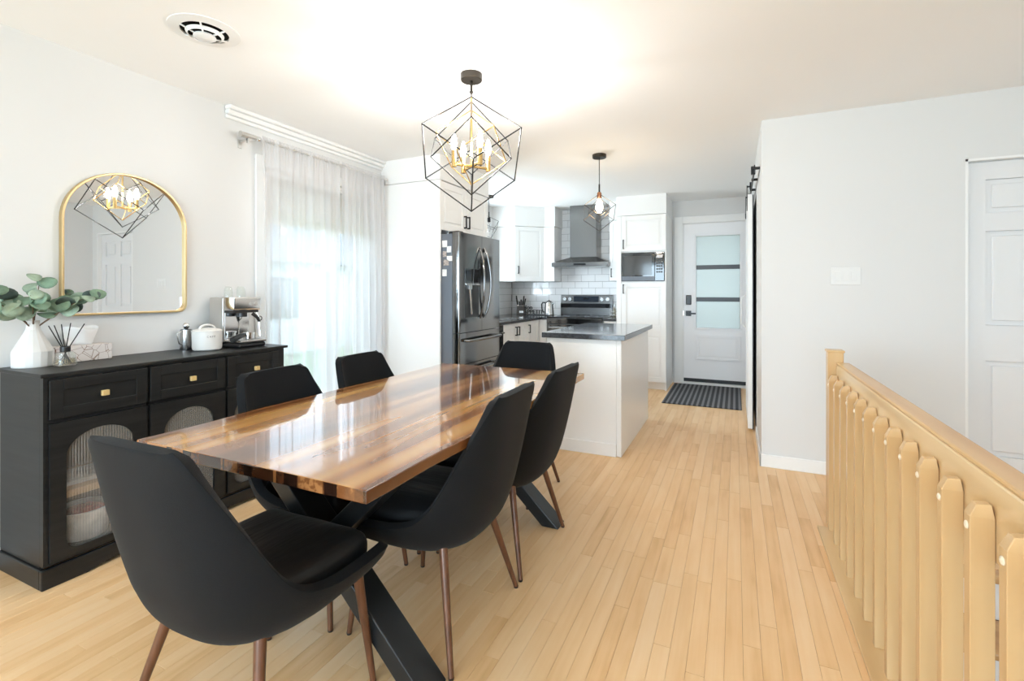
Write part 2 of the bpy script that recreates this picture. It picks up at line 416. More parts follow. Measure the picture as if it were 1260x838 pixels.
def thing(name, label, cat, loc=(0, 0, 0), group=None):
    o = bpy.data.objects.new(name, None); COL.objects.link(o)
    o.empty_display_size = 0.1
    o.location = loc; o['label'] = label; o['category'] = cat
    if group: o['group'] = group
    return o
def tag(o, label, cat, group=None):
    o['label'] = label; o['category'] = cat
    if group: o['group'] = group
    return o
def struct(name, mb, m, **k):
    o = obj(name, mb, m, **k); o['kind'] = 'structure'; return o
def structroot(name, loc=(0, 0, 0)):
    o = bpy.data.objects.new(name, None); COL.objects.link(o); o.location = loc
    o['kind'] = 'structure'; return o
def copy_tree(o, parent=None):
    c = o.copy(); COL.objects.link(c)
    if parent is not None: c.parent = parent
    for ch in list(o.children): copy_tree(ch, c)
    return c

# frames for fronts: local x = along, local z = up, local -y = outward
def frame(loc, facing):
    ang = {'-y': 0, '+x': PI / 2, '+y': PI, '-x': -PI / 2}.get(facing, facing)
    return Matrix.Translation(loc) @ Matrix.Rotation(ang, 4, 'Z')

def shaker(mtx, u0, u1, v0, v1, t=0.02, rail=0.06, raised=True):
    b = MB(mtx)
    b.box(u0, u1, -t * 0.45, 0, v0, v1)
    for a in ((u0, u0 + rail, v0, v1), (u1 - rail, u1, v0, v1), (u0 + rail, u1 - rail, v0, v0 + rail), (u0 + rail, u1 - rail, v1 - rail, v1)):
        b.box(a[0], a[1], -t, -t * 0.44, a[2], a[3])
    if raised and (u1 - u0) > rail * 2 + 0.08:
        g = 0.022
        b.box(u0 + rail + g, u1 - rail - g, -t * 0.85, -t * 0.44, v0 + rail + g, v1 - rail - g)
    return b
def pull(mtx, u, v, h=0.11, out=0.030, base=0.02, horiz=False):
    b = MB(mtx); w = 0.006
    if horiz:
        b.box(u - h / 2, u + h / 2, -base - out, -base - out + 0.010, v - w, v + w)
        for s in (-1, 1): b.box(u + s * (h / 2 - w) - w, u + s * (h / 2 - w) + w, -base - out, -base, v - w, v + w)
    else:
        b.box(u - w, u + w, -base - out, -base - out + 0.010, v - h / 2, v + h / 2)
        for s in (-1, 1): b.box(u - w, u + w, -base - out, -base, v + s * (h / 2 - w) - w, v + s * (h / 2 - w) + w)
    return b

# ================================================================== STRUCTURE
WL = -3.005           # dining side of the left wall
KL = -3.18            # kitchen side of the left wall
YB = 6.85             # back wall
CZ = 2.447            # ceiling
XR = 2.2              # right wall
YR = -3.4             # rear wall behind the camera
SWX, SWY = 0.167, 3.84  # corner of the wall with the light switch
STX0, STX1, STY = 0.455, 1.45, 2.80   # stair opening
STN = -0.2

floor = struct('floor', MB().box(KL - .15, STX0, YR - .1, YB + .1, -0.2, -0.013).box(STX0, XR + .1, STY, SWY + .1, -0.2, -0.013)
               .box(STX1, XR + .1, YR - .1, STY, -0.2, -0.013).box(STX0, STX1, YR - .1, STN, -0.2, -0.013), M['subfloor'])

# strips of maple, each with its own tint; the 300 that show largest are parts, the others one part
def project(p):
    x, y, z = p[0], p[1], p[2] - CAM_Z
    zc = -x * sin(YAW) + y * cos(YAW); xc = x * cos(YAW) + y * sin(YAW)
    if zc < 0.2: return None
    return CX + FPX * xc / zc, HY - FPX * z / zc, zc
rng = random.Random(11)
PW = 0.0572
strips = []
nrow = int((XR - KL) / PW) + 1
for i in range(nrow):
    x0 = KL + i * PW; x1 = x0 + PW
    segs = [(YR, YB)]
    if x0 + PW / 2 > STX0 and x1 - PW / 2 < STX1: segs = [(YR, STN), (STY + 0.055, SWY)]
    elif x0 + PW / 2 > SWX: segs = [(YR, SWY)]
    for (ya, yb) in segs:
        y = ya - rng.uniform(0, 0.5) if ya == YR else ya
        while y < yb - 0.02:
            ln = rng.choice((0.35, 0.5, 0.7, 0.9, 1.1, 1.4)) * rng.uniform(0.85, 1.15)
            y2 = min(y + ln, yb)
            if yb - y2 < 0.12: y2 = yb
            strips.append((x0, x1, max(y, ya), y2, rng.random()))
            y = y2
vis = []
for k, (x0, x1, y0, y1, t) in enumerate(strips):
    c = project(((x0 + x1) / 2, (y0 + y1) / 2, 0))
    if c is None: continue
    hidden = (x0 < -2.58 and y0 > 0.95) or (x0 < -0.78 and 3.55 < (y0 + y1) / 2 < 4.8) or (x0 < -0.8 and y0 > 4.9)
    if -10 < c[0] < 1270 and 360 < c[1] < 870 and not hidden:
        vis.append((PW * (y1 - y0) / c[2] ** 2.6, k))
vis.sort(reverse=True)
front = set(k for _, k in vis[:298])
def strip_geo(b, x0, x1, y0, y1, lay, t, ox=0, oy=0):
    g, ch, zt, zb = 0.0003, 0.0007, 0.0, -0.0128
    n0 = len(b.bm.verts)
    rows = []
    for (dx, z) in ((g, zb), (g, zt - ch), (g + ch, zt)):
        rows.append([b.v((x0 + dx - ox, y0 + dx - oy, z)), b.v((x1 - dx - ox, y0 + dx - oy, z)), b.v((x1 - dx - ox, y1 - dx - oy, z)), b.v((x0 + dx - ox, y1 - dx - oy, z))])
    for r in rows:
        for vv in r: vv[lay] = t
    for A, B in zip(rows, rows[1:]):
        for j in range(4): b.f([A[j], A[(j + 1) % 4], B[(j + 1) % 4], B[j]])
    b.f(rows[-1])
rest = MB(); lr = rest.bm.verts.layers.float.new('tint')
for k, (x0, x1, y0, y1, t) in enumerate(strips):
    if k in front:
        b = MB(); la = b.bm.verts.layers.float.new('tint')
        strip_geo(b, x0, x1, y0, y1, la, t, (x0 + x1) / 2, (y0 + y1) / 2)
        o = obj('floor_plank', b, M['plank'], floor, keep=True)
        o.location = ((x0 + x1) / 2, (y0 + y1) / 2, 0)
    else:
        strip_geo(rest, x0, x1, y0, y1, lr, t)
o = obj('floor_strips', rest, M['plank'], floor); o['kind'] = 'stuff'

# ceiling with a round hole for the vent
VC = (-2.235, 1.43); VR = 0.146
VN = 32
hole = [(VC[0] + 0.105 * cos(2 * PI * i / VN), VC[1] + 0.105 * sin(2 * PI * i / VN)) for i in range(VN)]
cb = MB(Matrix.Translation((0, 0, CZ)) @ Matrix(((1, 0, 0, 0), (0, 0, 1, 0), (0, 1, 0, 0), (0, 0, 0, 1))))
cb.prism([(KL - .2, YR - .2), (XR + .2, YR - .2), (XR + .2, YB + .2), (KL - .2, YB + .2)], 0, 0.2, [hole])
struct('ceiling', cb, M['ceiling'])

# left wall with the patio door opening, running from the rear to the fridge end panel
PD0, PD1, PDT = 2.335, 3.435, 2.115       # patio door opening (y, y, top)
wl = MB()
wl.box(WL - .2, WL, YR - .2, PD0, -.2, CZ).box(WL - .2, WL, PD1, 3.60, -.2, CZ).box(WL - .2, WL, PD0, PD1, PDT, CZ)
struct('wall_left', wl, M['wall'])
KW0, KW1, KWB, KWT = 4.95, 5.98, 1.12, 2.12
wk = MB()
wk.box(KL - .15, KL, 3.60, KW0, -.2, CZ).box(KL - .15, KL, KW1, YB + .2, -.2, CZ)
wk.box(KL - .15, KL, KW0, KW1, KWT, CZ).box(KL - .15, KL, KW0, KW1, -.2, KWB)
struct('wall_kitchen', wk, M['wall'])
DX0, DX1, DT = -0.645, 0.150, 2.14        # entry door opening
wb = MB()
wb.box(KL, DX0, YB, YB + .2, -.2, CZ).box(DX1, 0.6, YB, YB + .2, -.2, CZ).box(DX0, DX1, YB, YB + .2, DT, CZ)
wall_back = struct('wall_back', wb, M['wall'])
# block with the light switch: its front face and its corridor face
D2X0, D2X1, D2T = 1.275, 2.085, 2.045
ws = MB()
ws.box(SWX, D2X0, SWY, SWY + .2, -.2, CZ).box(D2X0, D2X1, SWY, SWY + .2, D2T, CZ).box(D2X1, XR + .2, SWY, SWY + .2, -.2, CZ)
ws.box(SWX, SWX + .15, SWY + .2, YB, -.2, CZ)
struct('wall_switch', ws, M['wall'])
RW0, RW1, RWB, RWT = -2.6, -0.8, 0.65, 2.15
wr = MB()
wr.box(XR, XR + .2, YR - .2, RW0, -.2, CZ).box(XR, XR + .2, RW1, SWY, -2.4, CZ)
wr.box(XR, XR + .2, RW0, RW1, -.2, RWB).box(XR, XR + .2, RW0, RW1, RWT, CZ)
struct('wall_right', wr, M['wall'])
BW0, BW1, BWB, BWT = -2.75, 0.95, 0.40, 2.2
wz = MB()
wz.box(WL, BW0, YR - .2, YR, -.2, CZ).box(BW1, XR, YR - .2, YR, -.2, CZ)
wz.box(BW0, BW1, YR - .2, YR, -.2, BWB).box(BW0, BW1, YR - .2, YR, BWT, CZ)
struct('wall_rear', wz, M['wall'])
# bulkhead over the fridge alcove and over the kitchen cabinets
FPX1, FPZ = -2.357, 2.222
struct('trim_1', MB().box(KL, FPX1, 3.575, 4.50, FPZ + .004, CZ), M['cab'])
SOF = [(KL, YB), (KL, 6.19), (-2.83, 6.19), (-2.50, 6.51), (-2.345, 6.51), (-2.345, YB)]
sb_ = MB(Matrix(((1, 0, 0, 0), (0, 0, 1, 0), (0, 1, 0, 0), (0, 0, 0, 1))))
sb_.prism(SOF, 2.165, CZ)
struct('trim_2', sb_, M['cab'], bevel=0.003)
struct('trim_3', MB().box(-1.395, -0.775, 6.19, YB, 2.20, CZ), M['cab'])
struct('trim_4', MB().box(-1.56, -1.395, 6.50, YB, 2.20, CZ), M['cab'])
# crown moulding above the patio door
cr = MB(frame((WL, 0, CZ), '+x'))
cr.box(2.05, 3.574, -.020, 0, -.085, -.060).box(2.05, 3.574, -.040, 0, -.060, -.028).box(2.05, 3.574, -.060, 0, -.028, -.001)
struct('trim_5', cr, M['trim'], bevel=0.008)
# baseboards
struct('baseboard_switch', MB().box(SWX - .012, STX0 + .10, SWY - .012, SWY, 0, .088).box(SWX - .012, SWX, SWY - .012, 4.60, 0, .088), M['trim'], bevel=.004)
struct('baseboard_switch.001', MB().box(STX0 + .10, D2X0 - .01, SWY - .012, SWY, 0, .088), M['trim'], bevel=.004)
struct('baseboard_left', MB().box(WL, WL + .012, YR, PD0 - .08, 0, .088), M['trim'], bevel=.004)
struct('baseboard_right', MB().box(XR - .012, XR, STY, SWY, 0, .088), M['trim'], bevel=.004)
struct('baseboard_rear', MB().box(WL, XR, YR, YR + .012, 0, .088), M['trim'], bevel=.004)

# ---- window_1: sliding patio door with two tall panes
w1 = structroot('window_1', (WL, PD0, 0))
fm = frame((WL, 0, 0), '+x')
f_ = MB(fm)
f_.box(PD0, PD0 + .045, .02, .12, .0, PDT).box(PD1 - .045, PD1, .02, .12, .0, PDT)
f_.box(PD0, PD1, .02, .12, PDT - .045, PDT).box(PD0, PD1, .02, .12, .0, .04)
obj('window_frame', f_, M['trim'], w1, bevel=.003)
c_ = MB(fm)
c_.box(PD0 - .07, PD0, -.018, 0, 0, PDT + .07).box(PD1, PD1 + .07, -.018, 0, 0, PDT + .07).box(PD0, PD1, -.018, 0, PDT, PDT + .07)
obj('window_casing', c_, M['trim'], w1, bevel=.004)
PM0, PM1 = 2.965, 3.095
for (a, b2, d) in ((PD0 + .045, PM1, .055), (PM0, PD1 - .045, .085)):
    s_ = MB(fm)
    e = .062 if a < 2.5 else .13
    e2 = .13 if a < 2.5 else .062
    s_.box(a, a + e * .8, d, d + .025, .04, PDT - .045).box(b2 - e2, b2, d, d + .025, .04, PDT - .045)
    s_.box(a + e * .8, b2 - e2, d, d + .025, .04, .12).box(a + e * .8, b2 - e2, d, d + .025, PDT - .11, PDT - .045)
    so = obj('window_sash', s_, M['trim'], w1, bevel=.003)
    obj('window_pane', MB(fm).box(a + e * .8, b2 - e2, d + .010, d + .015, .12, PDT - .11), M['glass'], so)
for k, (a, b2, lab) in enumerate(((2.345, 3.025, 'half-lowered white roller blind in the wider left bay of the patio door'),
                                 (3.055, 3.425, 'half-lowered white roller blind in the narrow right bay of the patio door'))):
    t = thing('roller_blind', lab, 'blind', (WL - .02, (a + b2) / 2, 2.0), 'roller blinds on the patio door')
    obj('blind_cloth', MB(fm).box(a, b2, .030, .032, 1.735, 2.07), M['blind'], t)
    obj('blind_roll', MB().cyl((WL - .026, a, 2.075), (WL - .026, b2, 2.075), .018, n=14), M['trim'], t, smooth=True)
    obj('hem_bar', MB(fm).box(a, b2, .026, .036, 1.725, 1.745), M['trim'], t, bevel=.002)
# ---- window_2 over the kitchen sink, window_3 and window_4 in the living room behind the camera
def plain_window(name, mtx, u0, u1, v0, v1, mull):
    r = structroot(name, tuple(mtx @ Vector(((u0 + u1) / 2, 0, v0))))
    b = MB(mtx)
    for a in ((u0, u0 + .05, v0, v1), (u1 - .05, u1, v0, v1), (u0, u1, v0, v0 + .05), (u0, u1, v1 - .05, v1)): b.box(a[0], a[1], .03, .10, a[2], a[3])
    for i in range(1, mull):
        uc = u0 + (u1 - u0) * i / mull; b.box(uc - .03, uc + .03, .03, .10, v0, v1)
    obj('window_frame', b, M['trim'], r, bevel=.003)
    c = MB(mtx)
    for a in ((u0 - .07, u0, v0 - .07, v1 + .07), (u1, u1 + .07, v0 - .07, v1 + .07), (u0, u1, v0 - .07, v0), (u0, u1, v1, v1 + .07)): c.box(a[0], a[1], -.018, 0, a[2], a[3])
    obj('window_casing', c, M['trim'], r, bevel=.004)
    for i in range(mull):
        a = u0 + (u1 - u0) * i / mull; a2 = u0 + (u1 - u0) * (i + 1) / mull
        obj('window_pane', MB(mtx).box(a + .03, a2 - .03, .062, .067, v0 + .04, v1 - .04), M['glass'], r)
plain_window('window_2', frame((KL, 0, 0), '+x'), KW0, KW1, KWB, KWT, 2)
plain_window('window_3', frame((0, YR, 0), '+y'), -BW1, -BW0, BWB, BWT, 3)
plain_window('window_4', frame((XR, 0, 0), '-x'), -RW1, -RW0, RWB, RWT, 2)

# ---- door_1: entry door with three frosted panes
d1 = structroot('door_1', (DX0, YB, 0))
dm = frame((0, YB, 0), '-y')
cs = MB(dm)
cs.box(DX0 - .105, DX0, -.02, 0, 0, DT + .095).box(DX0, DX1, -.02, 0, DT, DT + .095)
obj('door_casing', cs, M['trim'], d1, bevel=.005)
obj('door_jamb', MB(dm).box(DX0, DX0 + .012, 0, .16, 0, DT).box(DX0, DX1, 0, .16, DT - .006, DT), M['trim'], d1)
GX0, GX1, GZ0, GZ1 = -0.475, 0.052, 0.752, 1.965
sl = MB(dm)
sl.box(DX0 + .014, GX0, .005, .05, .065, DT - .008).box(GX1, DX1, .005, .05, .065, DT - .008)
sl.box(GX0, GX1, .005, .05, .065, GZ0).box(GX0, GX1, .005, .05, GZ1, DT - .008)
slab = obj('door_slab', sl, M['entry'], d1)
gf = MB(dm)
for a in ((GX0 - .025, GX0, GZ0 - .025, GZ1 + .025), (GX1, GX1 + .025, GZ0 - .025, GZ1 + .025), (GX0, GX1, GZ0 - .025, GZ0), (GX0, GX1, GZ1, GZ1 + .025)): gf.box(a[0], a[1], -.008, .005, a[2], a[3])
obj('glazing_frame', gf, M['entry'], d1, bevel=.004)
zs = [GZ0, 1.128, 1.553, GZ1]
for i in range(3): obj('door_pane', MB(dm).box(GX0, GX1, .022, .028, zs[i], zs[i + 1]), M['frost'], d1)
for z in zs[1:3]: obj('glazing_bar', MB(dm).box(GX0, GX1, .004, .022, z - .028, z + .028), M['blackplastic'], d1, bevel=.002)
pn = shaker(dm, GX0 - .01, GX1 + .01, .33, .65, .016, .028, True)
obj('door_panel', pn, M['entry'], d1, bevel=.006)
obj('door_sweep', MB(dm).box(DX0 + .014, DX1, -.006, .045, .030, .075), M['blackplastic'], d1, bevel=.003)
obj('threshold', MB(dm).box(DX0 - .02, DX1, -.075, .16, 0, .030), M['trim'], d1, bevel=.004)
obj('keypad_lock', MB(dm).box(-.603, -.535, -.022, .005, 1.055, 1.185), M['blackplastic'], d1, bevel=.008)
hd = MB(dm)
hd.box(-.605, -.537, -.012, .005, .905, .975).cyl((-.571, -.012, .94), (-.571, -.05, .94), .012, n=12).box(-.580, -.475, -.060, -.044, .93, .95)
obj('door_handle', hd, M['blackplastic'], d1, bevel=.003)
st_ = MB(dm); st_.box(DX0 + .002, DX0 + .014, -.002, .02, .92, .97)
obj('strike_plate', st_, M['nickel'], d1)

# ---- door_2: six panel door on the stair landing
d2 = structroot('door_2', (D2X0, SWY, 0))
m2 = frame((0, SWY, 0), '-y')
obj('door_jamb', MB(m2).box(D2X0, D2X0 + .014, .0, .14, 0, D2T).box(D2X1 - .014, D2X1, .0, .14, 0, D2T).box(D2X0, D2X1, .0, .14, D2T - .014, D2T), M['trim'], d2)
ux = [D2X0 + .018, 1.385, 1.625, 1.735, 1.975, D2X1 - .018]
vz = [.012, .235, .815, 1.03, 1.605, 1.715, 1.92, D2T - .018]
ds = MB(m2); y0, y1 = .045, .085
ds.box(ux[0], ux[1], y0, y1, vz[0], vz[7]).box(ux[2], ux[3], y0, y1, vz[0], vz[7]).box(ux[4], ux[5], y0, y1, vz[0], vz[7])
for a, b2 in ((0, 1), (2, 3), (4, 5), (6, 7)):
    for c, d in ((1, 2), (3, 4)): ds.box(ux[c], ux[d], y0, y1, vz[a], vz[b2])
obj('door_frame', ds, M['door'], d2)
for a, b2 in ((1, 2), (3, 4), (5, 6)):
    for c, d in ((1, 2), (3, 4)):
        p = MB(m2)
        p.box(ux[c], ux[d], y0 + .014, y1 - .008, vz[a], vz[b2])
        p.box(ux[c] + .03, ux[d] - .03, y0 + .004, y0 + .014, vz[a] + .03, vz[b2] - .03)
        obj('door_panel', p, M['door'], d2, bevel=.006)

# ---- door_3: sliding barn door on a black rail
bd = structroot('door_3', (0.105, 5.25, 0))
obj('door_slab', MB().box(.100, .136, 4.74, 5.72, .025, 2.095), M['trim'], bd, bevel=.003)
obj('edge_strip', MB().box(.1362, .144, 4.742, 5.72, .02, 2.09), M['blackmetal'], bd)
hn = MB()
hn.tube([(.100, 5.62, .86), (.056, 5.62, .90), (.056, 5.62, 1.16), (.100, 5.62, 1.20)], .007, 8)
obj('door_pull', hn, M['plate'], bd, smooth=True)
rl = thing('barn_door_rail', 'black steel barn door rail with standoffs and roller hangers above the white sliding door', 'rail', (.13, 5.2, 2.16))
obj('rail_bar', MB().box(.126, .133, 4.02, 6.70, 2.14, 2.18), M['blackmetal'], rl)
for y in (4.05, 4.46, 4.90, 6.05, 6.68):
    obj('standoff', MB().cyl((.166, y, 2.16), (.120, y, 2.16), .011, n=12), M['blackmetal'], rl, smooth=True)
for y in (4.14, 6.6):
    obj('end_stop', MB().box(.108, .138, y - .02, y + .02, 2.135, 2.195), M['blackmetal'], rl, bevel=.002)
for y in (4.95, 5.52):
    h = MB()
    h.box(.0935, .0995, y - .02, y + .02, 1.98, 2.21).box(.0935, .128, y - .012, y + .012, 2.195, 2.207)
    h.cyl((.118, y, 2.208), (.138, y, 2.208), .034, n=20)
    obj('roller_hanger', h, M['blackmetal'], rl, smooth=True)

# ---- stairs going down towards the camera, with white well walls
st = structroot('staircase', (0.95, STY, 0))
obj('nosing', MB().box(STX0 + .005, STX1, STY - .03, STY + .055, -.030, .0), M['tread'], st, bevel=.008)
zt = 0.0; y = STY
for i in range(10):
    obj('riser', MB().box(STX0 + .005, STX1 - .005, y - .012, y, zt - .19, zt - .03), M['trim'], st)
    zt -= .19
    obj('tread', MB().box(STX0 + .005, STX1 - .005, y - .275, y - .012, zt - .03, zt), M['tread'], st, bevel=.008)
    y -= .25
struct('wall_stairwell', MB().box(STX0 - .09, STX0, STN - .05, STY + .1, -2.3, -.2).box(STX1, STX1 + .1, STN - .05, STY + .1, -2.3, -.2)
       .box(STX0, STX1, STN - .1, STN, -2.3, -.2).box(STX0, STX1, STY + .02, STY + .1, -2.3, -.2).box(STX0, STX1, STN, STY, -2.35, -2.3), M['wall'])

# ================================================================== RAILING
BX = 0.433
rg = thing('stair_railing', 'light maple stair railing with square balusters bolted to a wide handrail board', 'railing', (.45, 2.0, 0))
obj('base_trim', MB().box(.388, .395 + .105, STN, 2.96, 0.0, .016), M['railtop'], rg, bevel=.004)
obj('newel_post', MB().box(BX + .005, BX + .075, 2.975, 3.045, 0.0, .925).box(BX, BX + .08, 2.97, 3.05, .918, .932), M['rail'], rg, bevel=.006)
obj('handrail_board', MB().box(BX + .041, BX + .088, -.2, 2.975, .690, .858), M['railboard'], rg, bevel=.006)
obj('handrail_cap', MB().box(BX + .040, BX + .100, -.2, 2.975, .8585, .870), M['railcap'], rg, bevel=.006)
bal0 = None
for k in range(-4, 13):
    y = 1.15 + .148 * k
    if bal0 is None:
        b = MB()
        b.box(0, .040, -.014, .014, 0, .765)
        vs0 = [b.v(p) for p in ((0, -.014, .765), (0, .014, .765), (.040, .014, .765), (.040, -.014, .765))]
        vs1 = [b.v(p) for p in ((.012, -.010, .790), (.012, .012, .790), (.036, .012, .792), (.036, -.010, .792))]
        for j in range(4): b.f([vs0[j], vs0[(j + 1) % 4], vs1[(j + 1) % 4], vs1[j]])
        b.f(vs1)
        bmesh.ops.remove_doubles(b.bm, verts=b.bm.verts, dist=1e-5)
        bal0 = obj('baluster', b, M['rail'], rg, bevel=.0015, keep=True)
        plug0 = obj('screw_plug', MB().ball((0, 0, .742), .0085, 12, 6, sx=.5), M['plug'], bal0, smooth=True, keep=True)
        o = bal0
    else:
        o = copy_tree(bal0, rg)
    o.location = Vector((BX, y, .016)) - Vector(rg.location)

# ================================================================== SIDEBOARD
SX, SY0, SY1, SZ = -2.600, 0.993, 2.165, 0.895
sbd = thing('sideboard', 'long black wooden sideboard with fluted glass arched doors under the arched mirror', 'sideboard', (-2.8, 1.58, 0))
bk = -2.985
b = MB()
b.box(bk, SX - .0305, SY0, SY0 + .018, .084, SZ - .016).box(bk, SX - .0305, SY1 - .018, SY1, .084, SZ - .016)
b.box(bk, SX - .03, 1.385 - .008, 1.385 + .008, .09, SZ - .016).box(bk, SX - .03, 1.780 - .008, 1.780 + .008, .09, SZ - .016)
b.box(bk, SX - .03, SY0 + .017, SY1 - .017, .692 - .008, .692 + .008).box(bk, SX - .03, SY0 + .017, SY1 - .017, .09, .108)
fr_ = MB()
fr_.box(SX - .03, SX, SY0, SY0 + .016, .09, SZ - .016).box(SX - .03, SX, SY1 - .045, SY1, .09, SZ - .016)
for yy in (1.3825, 1.777): fr_.box(SX - .03, SX, yy - .0045, yy + .0075, .09, SZ - .016)
fr_.box(SX - .03, SX, SY0 + .016, SY1 - .045, .684, .699).box(SX - .03, SX, SY0 + .016, SY1 - .045, .868, SZ - .016).box(SX - .03, SX, SY0 + .016, SY1 - .045, .088, .100)
obj('carcass', b, M['black_wood'], sbd)
obj('face_frame', fr_, M['black_wood'], sbd)
obj('back_panel', MB().box(bk - .008, bk - .0002, SY0 + .002, SY1 - .002, .09, SZ - .017), M['cab_inside'], sbd)
obj('worktop', MB().box(bk - .010, SX + .012, SY0 - .012, SY1 + .022, SZ - .016, SZ), M['black_wood'], sbd, bevel=.003)
pl = MB()
pl.prism([(0, 0)], 0, 0) if False else None
fmx = frame((SX + .012, 0, 0), '+x')
a0, a1 = SY0 - .010, SY1 + .010
arch_pts = [(a0, 0), (a0 + .16, 0), (a0 + .21, .012), (a0 + .26, .020), (a1 - .26, .020), (a1 - .21, .012), (a1 - .16, 0), (a1, 0), (a1, .082), (a0, .082)]
pl = MB(fmx); pl.prism(arch_pts, 0, .022)
pl.m = Matrix.Identity(4)
pl.box(bk, SX - .010, a0, a0 + .020, 0, .082).box(bk, SX - .010, a1 - .020, a1, 0, .082)
obj('plinth', pl, M['black_wood'], sbd, bevel=.004)
cols = [(1.009, 1.378), (1.390, 1.7725), (1.7845, 2.120)]
fx = frame((SX, 0, 0), '+x')
for i, (u0, u1) in enumerate(cols):
    d = shaker(fx, u0 + .002, u1 - .002, .701, .866, .012, .045, False)
    dr = obj('drawer', d, M['black_wood'], sbd, bevel=.0015)
    uc = (u0 + u1) / 2 + .004; kz = .783
    kb = MB().cyl((SX + .008, uc, kz), (SX + .022, uc, kz), .006, n=10)
    kb.box(SX + .020, SX + .036, uc - .0135, uc + .0135, kz - .012, kz + .012)
    obj('knob', kb, M['knob'], dr, bevel=.006, segs=3)
    # door with an arched opening
    v0, v1 = .103, .682
    c0, c1 = (u0 + u1) / 2 - .128, (u0 + u1) / 2 + .128
    bot, spring = .132, .535
    def arch(c0, c1, bot, spring, r0=.05, n=18):
        pts = []
        cc = (c0 + c1) / 2; ra = (c1 - c0) / 2; h = .098 / .128 * ra
        for k in range(n + 1):
            a = PI * k / n; pts.append((cc + ra * cos(a), spring + h * sin(a)))
        for k in range(7):
            a = PI + PI / 2 * k / 6; pts.append((c0 + r0 + r0 * cos(a), bot + r0 + r0 * sin(a)))
        for k in range(7):
            a = -PI / 2 + PI / 2 * k / 6; pts.append((c1 - r0 + r0 * cos(a), bot + r0 + r0 * sin(a)))
        return pts
    dd = MB(fx)
    dd.prism([(u0 + .002, v0), (u1 - .002, v0), (u1 - .002, v1), (u0 + .002, v1)], -.012, .010, [arch(c0, c1, bot, spring)])
    door = obj('cabinet_door', dd, M['black_wood'], sbd)
    # fluted pane: vertical ribs
    g = MB(fx); n = 26; prev = None
    W0, W1 = c0 - .01, c1 + .01
    for k in range(n * 4 + 1):
        u = W0 + (W1 - W0) * k / (n * 4); w = .0055 * abs(sin(PI * k / 4))
        cur = (g.v((u, .002 - w, bot - .01)), g.v((u, .002 - w, spring + .105)))
        if prev: g.f([prev[0], cur[0], cur[1], prev[1]])
        prev = cur
    obj('fluted_glass', g, M['flute'], door, smooth=True, ang=60)
    obj('shelf', MB().box(bk + .002, SX - .05, u0 + .01, u1 - .01, .335, .365), M['light_shelf'], sbd)
# things kept behind the first fluted door
t = thing('storage_basket', 'white and red patterned basket behind the first fluted glass door', 'basket', (-2.76, 1.20, .108))
obj('basket_body', MB().lathe([(.0, 0), (.085, 0), (.105, .07), (.11, .13), (.10, .13), (.095, .07), (.0, .01)], (-2.76, 1.20, .108), 20), M['paper'], t, smooth=True)
obj('folded_cloth', MB().ball((-2.76, 1.20, .205), .088, 16, 8, sz=.45), M['red'], t, smooth=True)
tag(obj('tray', MB().box(-2.90, -2.70, 1.06, 1.33, .368, .385), M['paper']), 'white tray on the shelf behind the first fluted glass door', 'tray')

# ================================================================== MIRROR
MY0, MY1, MZ0, MZ1 = 1.205, 1.797, 1.115, 1.872
def mirror_outline(o):
    pts = []
    y0, y1, z0 = MY0 + o, MY1 - o, MZ0 + o
    cy = (y0 + y1) / 2; ra = (y1 - y0) / 2; spring = MZ1 - .272; h = MZ1 - o - spring
    r0 = .045
    for k in range(33):
        a = PI * k / 32; pts.append((cy + ra * cos(a), spring + h * sin(a)))
    for k in range(7):
        a = PI + PI / 2 * k / 6; pts.append((y0 + r0 + r0 * cos(a), z0 + r0 + r0 * sin(a)))
    for k in range(7):
        a = -PI / 2 + PI / 2 * k / 6; pts.append((y1 - r0 + r0 * cos(a), z0 + r0 + r0 * sin(a)))
    return pts
mr = thing('wall_mirror', 'arched wall mirror with a thin gold frame above the black sideboard', 'mirror', (WL, 1.5, MZ0))
fw = frame((WL, 0, 0), '+x')
obj('mirror_frame', MB(fw).prism(mirror_outline(0), -.032, -.002, [mirror_outline(.012)]), M['palegold'], mr, bevel=.003)
gm = MB(fw)
gm.prism(mirror_outline(.012), -.019, -.008)
for v in gm.bm.verts: v.co.x -= (v.co.y - 1.5) * .015
obj('mirror_glass', gm, M['mirror'], mr)

# ================================================================== THINGS ON THE SIDEBOARD
# vase
vs = thing('vase', 'white fluted ceramic vase with a narrow neck at the left end of the sideboard', 'vase', (-2.915, 1.078, SZ))
vb = MB().lathe([(0, 0), (.070, 0), (.072, .004), (.073, .066), (.0725, .070), (.056, .105), (.036, .146), (.026, .168), (.0235, .180), (.0235, .210), (.019, .210), (.019, .17), (.0, .16)],
                (-2.915, 1.078, SZ), 18)
obj('vase_body', vb, M['ceramic'], vs, smooth=True, ang=8)
